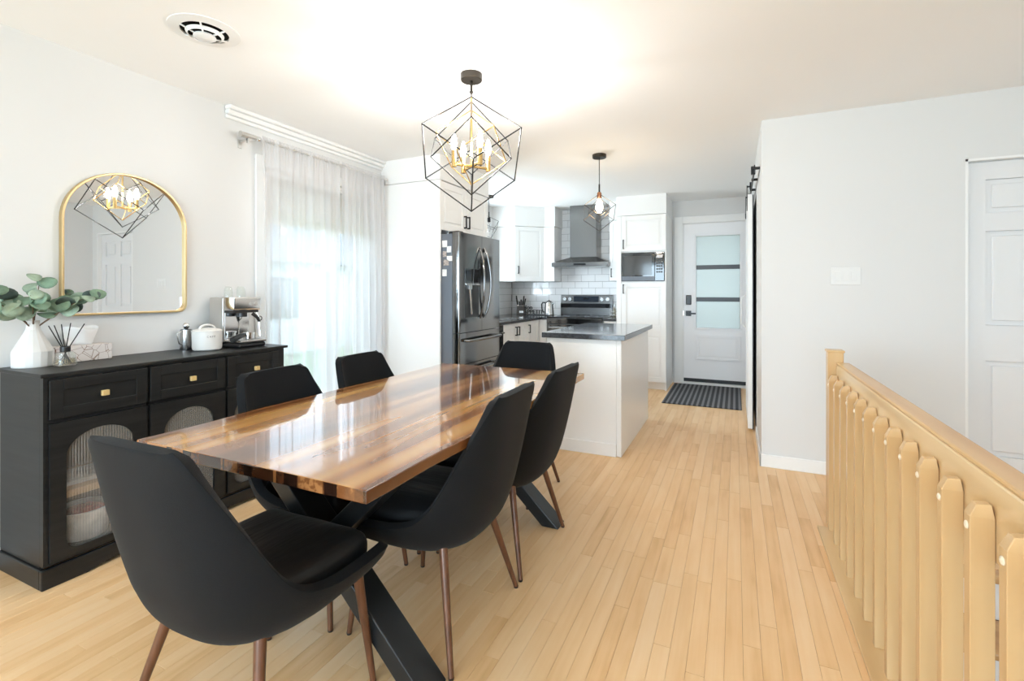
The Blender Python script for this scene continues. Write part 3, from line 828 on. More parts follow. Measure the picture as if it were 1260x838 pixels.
# eucalyptus sprigs
def sprig(label, end, bend, leaves, seed, matl, size=1.0):
    r = random.Random(seed)
    base = Vector((-2.915, 1.078, SZ + .165))
    e = Vector(end); mid = (base + e) / 2 + Vector(bend); leaves = int(leaves * .75)
    t = thing('eucalyptus_sprig', label, 'plant', tuple(base), 'eucalyptus sprigs in the white vase')
    P = lambda s: (1 - s) ** 2 * base + 2 * s * (1 - s) * mid + s * s * e
    obj('twig', MB().tube([P(i / 10) for i in range(11)], [.0032 - .0002 * i for i in range(11)], 6), M['stem'], t, smooth=True)
    for k in range(leaves):
        s = .36 + .64 * k / max(1, leaves - 1)
        p = P(s); rad = (.031 + .010 * r.random()) * size * (1.08 - .25 * s)
        az = r.uniform(0, 2 * PI); tilt = r.uniform(.25, 1.25)
        d = Vector((cos(az), sin(az), .35 * r.uniform(-.6, 1))).normalized()
        c = p + d * rad * .85
        if c.x < WL + .045: c.x = WL + .045
        nrm = Vector((.9 + r.uniform(-.7, .3), -.4 + r.uniform(-.8, .7), .25 + r.uniform(-.6, .9))).normalized()
        q = nrm.to_track_quat('Z', 'Y').to_matrix().to_4x4()
        lf = MB(Matrix.Translation(c) @ q)
        rim = [lf.v((rad * cos(2 * PI * j / 14) * (1.06 + .06 * cos(4 * PI * j / 14)), rad * sin(2 * PI * j / 14) * .92, rad * .16 * cos(4 * PI * j / 14))) for j in range(14)]
        inn = [lf.v((rad * .5 * cos(2 * PI * j / 14), rad * .46 * sin(2 * PI * j / 14), -.06 * rad)) for j in range(14)]
        cv = lf.v((0, 0, -.10 * rad))
        for j in range(14):
            lf.f([rim[j], rim[(j + 1) % 14], inn[(j + 1) % 14], inn[j]]); lf.f([inn[j], inn[(j + 1) % 14], cv])
        obj('leaf', lf, (M['leafdark'], M['leafpale'], matl, M['leafpale'], matl, matl, matl, M['leafpale'])[r.randrange(8)], t, smooth=True, solid=.0012, ang=80)
    return t
sprig('tall eucalyptus sprig arching far left past the photo edge', (-2.86, .86, 1.33), (0, -.02, .05), 12, 3, M['leaf'])
sprig('low eucalyptus sprig drooping to the left over the vase shoulder', (-2.82, .92, 1.19), (0.02, -.02, .05), 10, 5, M['leaf'])
sprig('upright eucalyptus sprig above the centre of the white vase', (-2.88, 1.09, 1.30), (0.0, .0, .02), 10, 8, M['leaf'])
sprig('long eucalyptus sprig reaching right in front of the mirror corner', (-2.86, 1.30, 1.23), (0.0, .02, .05), 13, 13, M['leaf'])
sprig('lower right eucalyptus sprig bending over the reed diffuser', (-2.82, 1.22, 1.20), (0.03, .02, .04), 9, 21, M['leaf'])
sprig('front eucalyptus sprig leaning out towards the room', (-2.78, 1.02, 1.22), (0.02, .0, .05), 9, 34, M['leaf'], .95)

# reed diffuser
df = thing('reed_diffuser', 'clear glass reed diffuser with black cap and black sticks beside the vase', 'diffuser', (-2.805, 1.150, SZ))
dc = (-2.805, 1.150, SZ)
obj('bottle', MB().lathe([(.0, .001), (.041, .001), (.044, .006), (.037, .040), (.034, .060), (.018, .066), (.016, .070), (.014, .07), (.030, .058), (.033, .038), (.039, .008), (0, .006)], dc, 24), M['clearglass'], df, smooth=True)
obj('oil', MB().lathe([(0, .007), (.038, .008), (.034, .032), (0, .032)], dc, 20), M['liquid'], df, smooth=True)
obj('cap', MB().lathe([(0, .064), (.0185, .064), (.019, .068), (.019, .088), (.0165, .090), (.0, .090)], dc, 24), M['blackplastic'], df, smooth=True)
for (dx, dy, h) in ((.0, -.060, .188), (.02, -.048, .190), (-.01, -.010, .192), (.0, .020, .196), (.01, .068, .19)):
    obj('reed', MB().cyl((dc[0] - dx * .3, dc[1] - dy * .35, SZ + .012), (dc[0] + dx, dc[1] + dy, SZ + h), .0022, n=6), M['reed'], df, smooth=True)

# tissue box
tb = thing('tissue_box', 'pale pink tissue box with brown line print behind the diffuser', 'tissue box', (-2.93, 1.27, SZ))
obj('box_body', MB().box(-2.985, -2.895, 1.150, 1.378, SZ + .001, SZ + .078), M['tissuebox'], tb, bevel=.003)
tm = MB()
prevr = None
for k in range(7):
    z = .078 + .085 * k / 6
    ring = []
    for j in range(16):
        a = 2 * PI * j / 16; fl = 1 + .5 * k / 6
        ring.append(tm.v((-2.94 + (.008 + .022 * k / 6) * cos(a) + .006 * sin(3 * a + k * .4), 1.262 + .062 * fl * .8 * sin(a) + .004 * cos(5 * a), SZ + z + .012 * cos(2 * a + k * .3) * k / 6)))
    if prevr:
        for j in range(16): tm.f([prevr[j], prevr[(j + 1) % 16], ring[(j + 1) % 16], ring[j]])
    prevr = ring
obj('tissue', tm, M['tissue'], tb, smooth=True, solid=.0008)

# milk pitcher with a tamper standing in it
pc = (-2.935, 1.768, SZ)
mp_ = thing('milk_pitcher', 'small stainless milk frothing pitcher with wire handle beside the cream canister', 'pitcher', pc)
obj('pitcher_body', MB().lathe([(0, .002), (.031, .002), (.033, .008), (.031, .09), (.030, .118), (.0285, .118), (.029, .09), (.030, .012), (0, .008)], pc, 24), M['steel'], mp_, smooth=True)
obj('pitcher_base', MB().lathe([(0, 0), (.0325, 0), (.0325, .006), (0, .006)], pc, 24), M['blackplastic'], mp_, smooth=True)
hy = pc[1]
obj('pitcher_handle', MB().tube([(pc[0] + .01, hy - .030, SZ + .108), (pc[0] + .015, hy - .056, SZ + .104), (pc[0] + .015, hy - .060, SZ + .085), (pc[0] + .013, hy - .048, SZ + .04), (pc[0] + .01, hy - .031, SZ + .032)], .0035, 8), M['steel'], mp_, smooth=True)
tp = thing('coffee_tamper', 'coffee tamper with a round silver knob standing in the milk pitcher', 'tamper', (pc[0], pc[1], SZ + .009))
obj('tamper_base', MB().cyl((pc[0], pc[1], SZ + .009), (pc[0], pc[1], SZ + .122), .012, n=16), M['blackplastic'], tp, smooth=True)
obj('tamper_knob', MB().ball((pc[0], pc[1], SZ + .141), .019, 18, 12), M['chrome'], tp, smooth=True)

# canister
cc = (-2.800, 1.805, SZ)
cn = thing('canister', 'round cream enamel canister with domed lid and small CAFÉ lettering', 'canister', cc)
obj('canister_body', MB().lathe([(0, 0), (.064, 0), (.074, .008), (.076, .022), (.0765, .108), (.074, .109), (.0735, .02), (0, .012)], cc, 36), M['cream'], cn, smooth=True)
lid = obj('lid', MB().lathe([(0, .1085), (.078, .1085), (.079, .113), (.07, .119), (.035, .128), (0, .131)], cc, 36), M['cream'], cn, smooth=True)
lh = [(cc[0], cc[1] + .045 * cos(PI * k / 10), SZ + .122 + .026 * sin(PI * k / 10)) for k in range(11)]
obj('lid_handle', MB().tube(lh, .006, 8), M['cream'], lid, smooth=True)

def text_mesh(name, body, size, mtx, material, parent, extrude=.0008, wrap=None, spacing=1.0):
    cu = bpy.data.curves.new(name, 'FONT'); cu.body = body; cu.size = size; cu.extrude = extrude
    cu.align_x = 'CENTER'; cu.align_y = 'CENTER'; cu.space_character = spacing
    tmp = bpy.data.objects.new(name, cu); COL.objects.link(tmp)
    bpy.context.view_layer.update()
    me = bpy.data.meshes.new_from_object(tmp.evaluated_get(bpy.context.evaluated_depsgraph_get()))
    bpy.data.objects.remove(tmp); bpy.data.curves.remove(cu)
    for v in me.vertices:
        if wrap:
            a = wrap[1] + v.co.x / wrap[2]
            v.co = Vector(wrap[0]) + Vector((cos(a) * (wrap[2] + v.co.z), sin(a) * (wrap[2] + v.co.z), v.co.y))
        else: v.co = mtx @ v.co
    me.materials.clear(); me.materials.append(material)
    if parent is not None:
        p = world_loc(parent)
        for v in me.vertices: v.co -= p
    o = bpy.data.objects.new(name, me); COL.objects.link(o)
    if parent is not None: o.parent = parent
    return o
text_mesh('lettering', 'CAFÉ', .014, None, M['print'], cn, .0006, wrap=((cc[0], cc[1], SZ + .082), math.radians(-18), .0772), spacing=1.5)

# espresso machine: body set back, drip tray forward (+x)
ex = thing('espresso_machine', 'compact stainless espresso machine with black portafilter at the right end of the sideboard', 'coffee machine', (-2.83, 2.01, SZ))
ey0, ey1, ex0, ex1 = 1.925, 2.105, -2.975, -2.835
body = MB(frame((0, 0, 0), '-y'))
body = MB(); body.m = Matrix.Identity(4)
side = [(ex0, SZ + .03), (ex1, SZ + .03), (ex1, SZ + .305), (ex0 + .012, SZ + .305)]
bb = MB(); bb.prism(side, ey0, ey1)
obj('machine_body', bb, M['nickel'], ex, bevel=.006)
hdm = MB(); hdm.prism([(ex1 - .02, SZ + .225), (-2.742, SZ + .225), (-2.735, SZ + .232), (-2.730, SZ + .300), (-2.735, SZ + .308), (ex1 - .02, SZ + .308)], ey0 + .001, ey1 - .001)
obj('head', hdm, M['chrome'], ex, bevel=.004)
obj('head_underside', MB().box(ex1, -2.745, ey0 + .006, ey1 - .006, SZ + .210, SZ + .226), M['blackplastic'], ex, bevel=.005)
for q in (2.035, 2.068):
    obj('button', MB().cyl((-2.734, q, SZ + .264), (-2.728, q, SZ + .264), .011, n=18), M['nickel'], ex, smooth=True)
obj('base', MB().box(ex0 + .01, -2.690, ey0 + .004, ey1 + .004, SZ, SZ + .028), M['blackplastic'], ex, bevel=.012, segs=3)
obj('drip_tray', MB().box(ex1 + .001, -2.684, ey0 + .006, ey1 + .004, SZ + .029, SZ + .046), M['steel'], ex, bevel=.006)
obj('back_splash', MB().box(ex1, ex1 + .004, ey0 + .010, ey1 - .010, SZ + .046, SZ + .21), M['copper'] if False else M['chrome'], ex)
gc = (-2.782, 2.010)
obj('group_head', MB().cyl((gc[0], gc[1], SZ + .185), (gc[0], gc[1], SZ + .212), .030, n=24), M['blackplastic'], ex, smooth=True)
wand = [(-2.755, 2.085, SZ + .215), (-2.735, 2.092, SZ + .18), (-2.735, 2.094, SZ + .12), (-2.728, 2.096, SZ + .062)]
obj('steam_wand', MB().tube(wand, .0045, 8), M['chrome'], ex, smooth=True)
obj('wand_grip', MB().tube([(-2.755, 2.060, SZ + .205), (-2.738, 2.085, SZ + .176), (-2.733, 2.093, SZ + .150)], [.012, .010, .008], 10), M['blackplastic'], ex, smooth=True)
obj('wand_ring', MB().tube([(-2.735, 2.100 + .013 * cos(2 * PI * k / 12), SZ + .172 + .013 * sin(2 * PI * k / 12)) for k in range(12)], .003, 6, closed=True), M['blackplastic'], ex, smooth=True)
pf = thing('portafilter', 'black handled portafilter lying on the espresso machine drip tray', 'portafilter', (-2.74, 1.99, SZ + .046))
obj('basket', MB().cyl((-2.745, 2.030, SZ + .050), (-2.745, 2.030, SZ + .082), .030, n=24), M['chrome'], pf, smooth=True)
obj('rim', MB().cyl((-2.745, 2.030, SZ + .080), (-2.745, 2.030, SZ + .088), .034, n=24), M['chrome'], pf, smooth=True)
obj('handle', MB().tube([(-2.742, 2.002, SZ + .076), (-2.730, 1.965, SZ + .072), (-2.715, 1.925, SZ + .062), (-2.705, 1.893, SZ + .052)], [.011, .016, .017, .018], 12), M['blackplastic'], pf, smooth=True)
# glasses on the machine
for (gx, gy, lab) in ((-2.90, 2.005, 'upside-down clear glass on the espresso machine, left of the pair'), (-2.862, 2.062, 'upside-down clear glass on the espresso machine, right of the pair')):
    tag(obj('drinking_glass', MB().lathe([(.026, .0005), (.024, .05), (.017, .068), (0, .069), (0, .066), (.015, .065), (.0225, .048), (.0245, .0005)], (gx, gy, SZ + .305), 20), M['clearglass'], smooth=True), lab, 'glass', 'clear glasses on the espresso machine')

# ================================================================== CURTAINS
rod = thing('curtain_rod', 'silver curtain rod with a cylinder finial above the patio door', 'curtain rod', (-2.92, 2.8, 2.262))
RX, RZ = -2.920, 2.262
obj('pole', MB().cyl((RX, 2.21, RZ), (RX, 3.555, RZ), .009, n=12), M['nickel'], rod, smooth=True)
obj('finial', MB().cyl((RX, 2.105, RZ), (RX, 2.205, RZ), .019, n=20).cyl((RX, 2.098, RZ), (RX, 2.106, RZ), .021, n=20), M['nickel'], rod, smooth=True)
obj('finial', MB().ball((RX, 2.232, RZ), .019, 16, 10).cyl((RX, 2.202, RZ), (RX, 2.222, RZ), .014, n=16), M['chrome'], rod, smooth=True)
obj('finial', MB().ball((RX, 3.548, RZ), .016, 14, 8), M['chrome'], rod, smooth=True)
for y in (2.155, 3.53):
    obj('bracket', MB().box(WL + .001, RX + .005, y - .008, y + .008, RZ - .030, RZ - .018).box(WL + .001, WL + .006, y - .014, y + .014, RZ - .07, RZ - .01)
        .box(RX - .012, RX + .012, y - .008, y + .008, RZ - .045, RZ - .010), M['nickel'], rod, bevel=.002)
def curtain(y0, y1, label, seed, nf):
    r = random.Random(seed)
    b = MB(); ny, nz = 150, 26
    ph = [r.uniform(0, 6.28) for _ in range(4)]
    rows = []
    for k in range(nz + 1):
        s = k / nz; z = RZ + .030 - (RZ + .030 - .02) * s
        amp = .010 + .030 * min(1, s * 1.5)
        row = []
        for j in range(ny + 1):
            u = j / ny
            yy = y0 + (y1 - y0) * u + .012 * s * sin(9 * u + ph[0])
            w = sin(2 * PI * nf * u + ph[1] + .8 * sin(5 * u + ph[2]) + .25 * s) * .6 + .4 * sin(2 * PI * nf * 1.7 * u + ph[3])
            ruf = .006 * sin(2 * PI * nf * 5 * u) * max(0, 1 - s * 12)
            row.append(b.v((RX + .006 + (amp * w if s > .03 else .010 * w) * (1 if s > .06 else .55) + ruf, yy, z)))
        rows.append(row)
    for A, B in zip(rows, rows[1:]):
        for j in range(ny): b.f([A[j], A[j + 1], B[j + 1], B[j]])
    o = obj('sheer_curtain', b, M['sheer'], smooth=True, ang=180)
    return tag(o, label, 'curtain', 'sheer curtain panels at the patio door')
curtain(2.25, 2.955, 'left panel of white sheer curtain hanging over the patio door, behind the near left chair', 4, 7)
curtain(2.985, 3.51, 'right panel of white sheer curtain hanging next to the fridge end panel', 9, 7)

# ================================================================== TABLE
TX0, TX1, TY0, TY1, TZ = -1.757, -0.803, 0.902, 2.722, 0.760
tc_ = ((TX0 + TX1) / 2, (TY0 + TY1) / 2)
tb = thing('dining_table', 'long glossy resin coated wooden dining table on black X legs', 'table', (tc_[0], tc_[1], 0))
tt = MB()
def edge_wob(y, k): return .006 * sin(5 * y + k) + .004 * sin(13 * y + 2 * k)
n = 24
ptsR = [(TX1 + edge_wob(TY0 + (TY1 - TY0) * i / n, 1), TY0 + (TY1 - TY0) * i / n) for i in range(n + 1)]
ptsL = [(TX0 + edge_wob(TY0 + (TY1 - TY0) * i / n, 3), TY0 + (TY1 - TY0) * i / n) for i in range(n + 1)][::-1]
ptsL = ptsL[::-1]
grid = []
for (lx, ly), (rx, ry) in zip(ptsL, ptsR):
    grid.append([tt.v((lx, ly, TZ - .034)), tt.v((rx, ry, TZ - .034)), tt.v((rx, ry, TZ)), tt.v((lx, ly, TZ))])
for A, B in zip(grid, grid[1:]):
    for q in range(4): tt.f([A[q], A[(q + 1) % 4], B[(q + 1) % 4], B[q]])
tt.f(grid[0]); tt.f(grid[-1])
obj('tabletop', tt, M['top'], tb, bevel=.003)
ub = MB()
ub.box(TX0 + .13, TX1 - .13, TY0 + .33, TY0 + .40, TZ - .043, TZ - .0345)
ub.box(TX0 + .13, TX1 - .13, TY1 - .32, TY1 - .25, TZ - .043, TZ - .0345)
obj('mounting_plate', ub, M['tableleg'], tb, bevel=.001)
for yc in (1.255, 2.42):
    for sgn in (1, -1):
        # flat-cut bar leaning across: foot at one side, top at the other
        xf, xt = tc_[0] + sgn * .40, tc_[0] - sgn * .36
        zb, zt2 = 0.0, TZ - .043
        hw, hd2 = .046, (.052 if sgn > 0 else .050)
        yy0, yy1 = (yc - hd2, yc + hd2)
        b = MB(); b.prism([(xf - hw, zb), (xf + hw, zb), (xt + hw, zt2), (xt - hw, zt2)], yy0, yy1)
        obj('leg_bar', b, M['tableleg'], tb, bevel=.004)

# ================================================================== CHAIRS
def catmull(P, t):
    n = len(P) - 1; x = min(max(t * n, 0), n - 1e-6); i = int(x); f = x - i
    p0, p1, p2, p3 = P[max(i - 1, 0)], P[i], P[i + 1], P[min(i + 2, n)]
    return [0.5 * ((2 * b) + (-a + c) * f + (2 * a - 5 * b + 4 * c - d) * f * f + (-a + 3 * b - 3 * c + d) * f ** 3) for a, b, c, d in zip(p0, p1, p2, p3)]
# y, z, half width, curl
# centre line (y, z) and rim (y, z, half width) of the upholstered shell, from the front lip to the top of the back
CH = [(.238, .376, .244, .436, .256), (.205, .354, .212, .440, .267), (.08, .338, .100, .444, .274), (-.05, .330, .000, .452, .274), (-.15, .342, -.078, .476, .269),
      (-.215, .388, -.132, .522, .259), (-.255, .465, -.172, .582, .248), (-.282, .560, -.212, .655, .234), (-.305, .660, -.251, .728, .217),
      (-.325, .770, -.292, .808, .196), (-.342, .888, -.328, .884, .172)]
def make_chair():
    root = thing('dining_chair', '', 'chair', (0, 0, 0), 'dining chairs around the wooden table')
    b = MB(); nu, nv = 22, 52
    rows = []
    for k in range(nv + 1):
        v = k / nv; y, z, yr, zr, w = catmull(CH, v)
        if z > .850: w -= .026 * (1 - math.sqrt(max(0, 1 - ((z - .850) / .0385) ** 2)))
        row = []
        for j in range(nu + 1):
            u = -1 + 2 * j / nu; a = abs(u)
            uu = math.copysign(1 - (1 - a) ** 1.3, u)
            h = a ** (2.5 + 2.0 * max(0, 1 - v / .4))
            row.append(b.v((w * uu, y + (yr - y) * h, z + (zr - z) * h)))
        rows.append(row)
    for A, B in zip(rows, rows[1:]):
        for j in range(nu): b.f([A[j], A[j + 1], B[j + 1], B[j]])
    sh = obj('seat_shell', b, M['fabric'], root, smooth=True, ang=180, solid=.032)
    md = sh.modifiers.new('bevel', 'BEVEL'); md.width = .013; md.segments = 4; md.limit_method = 'ANGLE'; md.angle_limit = math.radians(50)
    # seat cushion, soft and a little wrinkled
    cb = MB(); n = 14; top, bot = [], []
    for i in range(n + 1):
        rt, rb = [], []
        for j in range(n + 1):
            u = -1 + 2 * i / n; v = -1 + 2 * j / n
            # superellipse mapping of the square
            hw = .226 - .020 * max(0, -v); yy = .030 + .204 * v
            x = hw * u * (1 - .05 * v * v); y = yy + .0 * u
            edge = max(abs(u), abs(v)); puff = (1 - edge ** 4)
            z = .462 + .048 * puff + .003 * sin(6 * u + 1.3 * v) * puff + .022 * u * u * (1 - edge ** 6) * .3
            rt.append(cb.v((x, y, z))); rb.append(cb.v((x * .97, y * .97, .368)))
        top.append(rt); bot.append(rb)
    for i in range(n):
        for j in range(n):
            cb.f([top[i][j], top[i + 1][j], top[i + 1][j + 1], top[i][j + 1]])
            cb.f([bot[i][j], bot[i][j + 1], bot[i + 1][j + 1], bot[i + 1][j]])
    for i in range(n):
        cb.f([top[i][0], bot[i][0], bot[i + 1][0], top[i + 1][0]]); cb.f([top[i][n], top[i + 1][n], bot[i + 1][n], bot[i][n]])
        cb.f([top[0][i], top[0][i + 1], bot[0][i + 1], bot[0][i]]); cb.f([top[n][i], bot[n][i], bot[n][i + 1], top[n][i + 1]])
    obj('seat_cushion', cb, M['cushion'], root, smooth=True, ang=180, sub=1)
    for sx, x0, y0, x1, y1 in ((1, .200, .180, .232, .222), (-1, .200, .180, .232, .222), (1, .165, -.130, .262, -.222), (-1, .165, -.130, .262, -.222)):
        lg = MB().tube([(sx * x0, y0, .392), (sx * x1, y1, .006)], [.0165, .0095], 14)
        l = obj('leg', lg, M['walnut'], root, smooth=True)
        obj('foot_cap', MB().cyl((sx * x1, y1, .007), (sx * x1, y1, 0), .0102, .009, n=12), M['blackplastic'], l, smooth=True)
    return root
ch0 = make_chair()
CHAIRS = [(-1.270, 0.975, 0.02, 'black dining chair nearest the camera, its back to us at the near table end'),
          (-1.050, 1.570, PI / 2 + .02, 'black dining chair on the right side of the table, nearer of the two'),
          (-1.050, 2.150, PI / 2 - .02, 'black dining chair on the right side of the table, farther one by the island'),
          (-1.568, 1.540, -PI / 2 + .03, 'black dining chair on the left side of the table, in front of the sideboard end'),
          (-1.585, 2.105, -PI / 2 + .03, 'black dining chair on the left side of the table, in front of the sheer curtain'),
          (-1.305, 2.745, PI, 'black dining chair at the far table end, next to the white island')]
for i, (x, y, r, lab) in enumerate(CHAIRS):
    o = ch0 if i == 0 else copy_tree(ch0)
    o.location = (x, y, 0); o.rotation_euler = (0, 0, r); o['label'] = lab

# ================================================================== CHANDELIER AND PENDANTS
def cube_edges(c, a, R):
    V = [R @ Vector((sx * a / 2, sy * a / 2, sz * a / 2)) + Vector(c) for sx in (-1, 1) for sy in (-1, 1) for sz in (-1, 1)]
    E = [(i, j) for i in range(8) for j in range(i + 1, 8) if bin(i ^ j).count('1') == 1]
    return V, E
def cage(c, a, R, r, n=6):
    b = MB(); V, E = cube_edges(c, a, R)
    for i, j in E: b.cyl(V[i], V[j], r, n=n)
    for v in V: b.ball(v, r * 1.25, 6, 4)
    return b
def on_corner(az):
    # rotation that stands a cube on its corner, then turns it by az
    q = Vector((1, 1, 1)).normalized().rotation_difference(Vector((0, 0, 1)))
    R = q.to_matrix()
    v = R @ Vector((1, 1, -1)); base = math.atan2(v.y, v.x)     # direction of one upper corner
    return Matrix.Rotation(az - base, 3, 'Z') @ R
HC = Vector((-1.335, 2.341))
away = math.atan2(HC.y, HC.x)        # direction from the camera to the lamp
cl = thing('chandelier', 'nested black and gold cube cage chandelier with candle lights above the dining table', 'chandelier', (HC.x, HC.y, CZ))
obj('canopy', MB().lathe([(0, -.038), (.056, -.038), (.060, -.034), (.060, 0), (0, 0)], (HC.x, HC.y, CZ), 32), M['bronze'], cl, smooth=True)
obj('hanging_stem', MB().cyl((HC.x, HC.y, CZ - .038), (HC.x, HC.y, CZ - .095), .008, n=10).cyl((HC.x, HC.y, CZ - .095), (HC.x, HC.y, CZ - .13), .004, n=8).ball((HC.x, HC.y, CZ - .10), .011, 10, 6), M['bronze'], cl, smooth=True)
obj('outer_cage', cage((HC.x, HC.y, 2.003), .368, on_corner(away + .03), .0038), M['blackmetal'], cl, smooth=True)
# dark inner cube, one face turned to the room as a diamond
ax = Vector((cos(away), sin(away), .70)).normalized()
sd = Vector((-sin(away), cos(away), 0)).normalized(); up = ax.cross(sd).normalized() * -1
e1 = (sd + up).normalized(); e2 = (sd - up).normalized()
R2 = Matrix((e1, e2, ax)).transposed()
obj('inner_cage', cage((HC.x, HC.y, 2.035), .300, R2, .0034), M['blackmetal'], cl, smooth=True)
obj('gold_cage', cage((HC.x, HC.y, 2.04), .240, on_corner(away + PI / 2 + .12), .0036), M['gold'], cl, smooth=True)
obj('centre_rod', MB().cyl((HC.x, HC.y, CZ - .13), (HC.x, HC.y, 1.93), .006, n=10), M['gold'], cl, smooth=True)
for k in range(2):
    a = away + math.radians(26 + 90 * k) + PI / 2
    d = Vector((cos(a), sin(a), 0)) * .112
    p0 = Vector((HC.x, HC.y, 1.934)) - d; p1 = Vector((HC.x, HC.y, 1.934)) + d
    nx = Vector((-sin(a), cos(a), 0)) * .007
    b = MB()
    q = [p0 - nx, p1 - nx, p1 + nx, p0 + nx]
    lo = [b.v(v - Vector((0, 0, .006))) for v in q]; hi = [b.v(v + Vector((0, 0, .006))) for v in q]
    b.f(lo[::-1]); b.f(hi)
    for j in range(4): b.f([lo[j], lo[(j + 1) % 4], hi[(j + 1) % 4], hi[j]])
    obj('arm', b, M['gold'], cl, bevel=.001)
    for sgn in (-1, 1):
        p = Vector((HC.x, HC.y, 1.93)) + d * sgn * .94
        sl_ = obj('candle_sleeve', MB().cyl((p.x, p.y, 1.918), (p.x, p.y, 2.010), .0135, n=16), M['gold'], cl, smooth=True)
        obj('candle_bulb', MB().lathe([(0, 2.010), (.008, 2.010), (.016, 2.030), (.0175, 2.048), (.012, 2.075), (.004, 2.098), (0, 2.102)], (p.x, p.y, 0), 16), M['bulbhot'], sl_, smooth=True)

def pendant(c, label, zs, zc, a, R, lit, wire):
    t = thing('pendant_light', label, 'pendant light', (c[0], c[1], CZ), 'wire cage pendant lights in the kitchen')
    obj('canopy', MB().lathe([(0, -.030), (.058, -.030), (.061, -.027), (.061, 0), (0, 0)], (c[0], c[1], CZ), 28), M['bronze'], t, smooth=True)
    obj('cord', MB().cyl((c[0], c[1], CZ - .03), (c[0], c[1], zs + .07), .0035, n=8), M['blackmetal'], t, smooth=True)
    obj('stem', MB().cyl((c[0], c[1], zs + .07), (c[0], c[1], zs), .007, n=10), M['blackmetal'], t, smooth=True)
    obj('socket', MB().lathe([(0, 0), (.018, 0), (.020, .004), (.020, .050), (.014, .060), (0, .060)], (c[0], c[1], zs - .06), 18), M['copper'] if lit else M['blackmetal'], t, smooth=True)
    obj('cage', cage((c[0], c[1], zc), a, R, .0026), wire, t, smooth=True)
    if lit: obj('inner_cage', cage((c[0], c[1], zc + .02), a * .66, on_corner(aw1 + .9), .0022), wire, t, smooth=True)
    z = zs - .06
    obj('bulb', MB().lathe([(0, -.125), (.012, -.122), (.026, -.100), (.032, -.070), (.026, -.040), (.014, -.012), (.012, 0), (0, 0)], (c[0], c[1], z), 18), M['bulbwarm'] if lit else M['bulboff'], t, smooth=True)
    return t
P1 = (-1.095, 4.20)
aw1 = math.atan2(P1[1], P1[0])
pendant(P1, 'lit wire cage pendant with copper socket hanging in front of the range hood', 2.115, 1.935, .190, on_corner(aw1 + .08), True, M['bronze'])
P2 = (-2.83, 5.41)
aw2 = math.atan2(P2[1], P2[0])
R3 = Matrix.Rotation(aw2 + .5, 3, 'Z') @ Matrix.Rotation(.62, 3, 'Y') @ Matrix.Rotation(.5, 3, 'X')
pendant(P2, 'unlit wire cage pendant hanging behind the fridge over the sink corner', 2.17, 2.05, .165, R3, False, M['blackmetal'])

# ================================================================== CEILING VENT, SWITCH
vt = thing('ceiling_vent', 'round white ceiling air vent with two dark slots', 'vent', (VC[0], VC[1], CZ))
def ring(r0, r1, z0, z1):
    return MB().lathe([(r0, z0), (r1, z0), (r1, z1), (r0, z1), (r0, z0)], (VC[0], VC[1], CZ), 40)
def ringb(prof):
    b = MB(); n = 40; R_ = []
    for r, z in prof: R_.append([b.v((VC[0] + r * cos(2 * PI * j / n), VC[1] + r * sin(2 * PI * j / n), CZ + z)) for j in range(n)])
    for i in range(len(R_)):
        A, B = R_[i], R_[(i + 1) % len(R_)]
        for j in range(n): b.f([A[j], A[(j + 1) % n], B[(j + 1) % n], B[j]])
    return b
obj('flange', ringb([(.098, -.001), (.098, -.009), (.146, -.004), (.146, 0)]), M['trim'], vt, smooth=True)
obj('cone_ring', ringb([(.066, -.022), (.077, -.016), (.078, -.012), (.068, -.026)]), M['trim'], vt, smooth=True)
obj('centre_disc', MB().lathe([(0, -.036), (.038, -.036), (.047, -.030), (.045, -.024), (0, -.022)], (VC[0], VC[1], CZ), 32), M['trim'], vt, smooth=True)
for k in range(6):
    a = 2 * PI * k / 6 + .3
    p0 = (VC[0] + .045 * cos(a), VC[1] + .045 * sin(a), CZ - .024); p1 = (VC[0] + .10 * cos(a), VC[1] + .10 * sin(a), CZ - .010)
    obj('spoke', MB().cyl(p0, p1, .004, n=6), M['trim'], vt)
obj('duct', ringb([(.100, 0), (.100, .14), (.104, .14), (.104, 0)]), M['duct'], vt)
obj('duct_end', MB().lathe([(0, .13), (.10, .13), (.10, .135), (0, .135)], (VC[0], VC[1], CZ), 32), M['duct'], vt)

sw = thing('light_switch', 'white triple rocker light switch plate on the wall beside the hall', 'light switch', (.664, SWY, 1.338))
obj('switch_plate', MB().box(.580, .748, SWY - .007, SWY - .0005, 1.281, 1.395), M['plate'], sw, bevel=.003)
for k in range(3):
    xc = .664 + (k - 1) * .046
    b = MB(); b.prism([(xc - .0165, 1.305), (xc + .0165, 1.305), (xc + .0165, 1.371), (xc - .0165, 1.371)], SWY - .0105, SWY - .007)
    obj('rocker', b, M['plate'], sw, bevel=.002)

# ================================================================== KITCHEN
CT = .880       # worktop height
# fridge end panel
tag(obj('fridge_end_panel', MB().box(WL + .001, FPX1, 3.575, 3.597, 0, FPZ), M['cab'], bevel=.002), 'tall plain white end panel between the patio door and the refrigerator', 'panel')
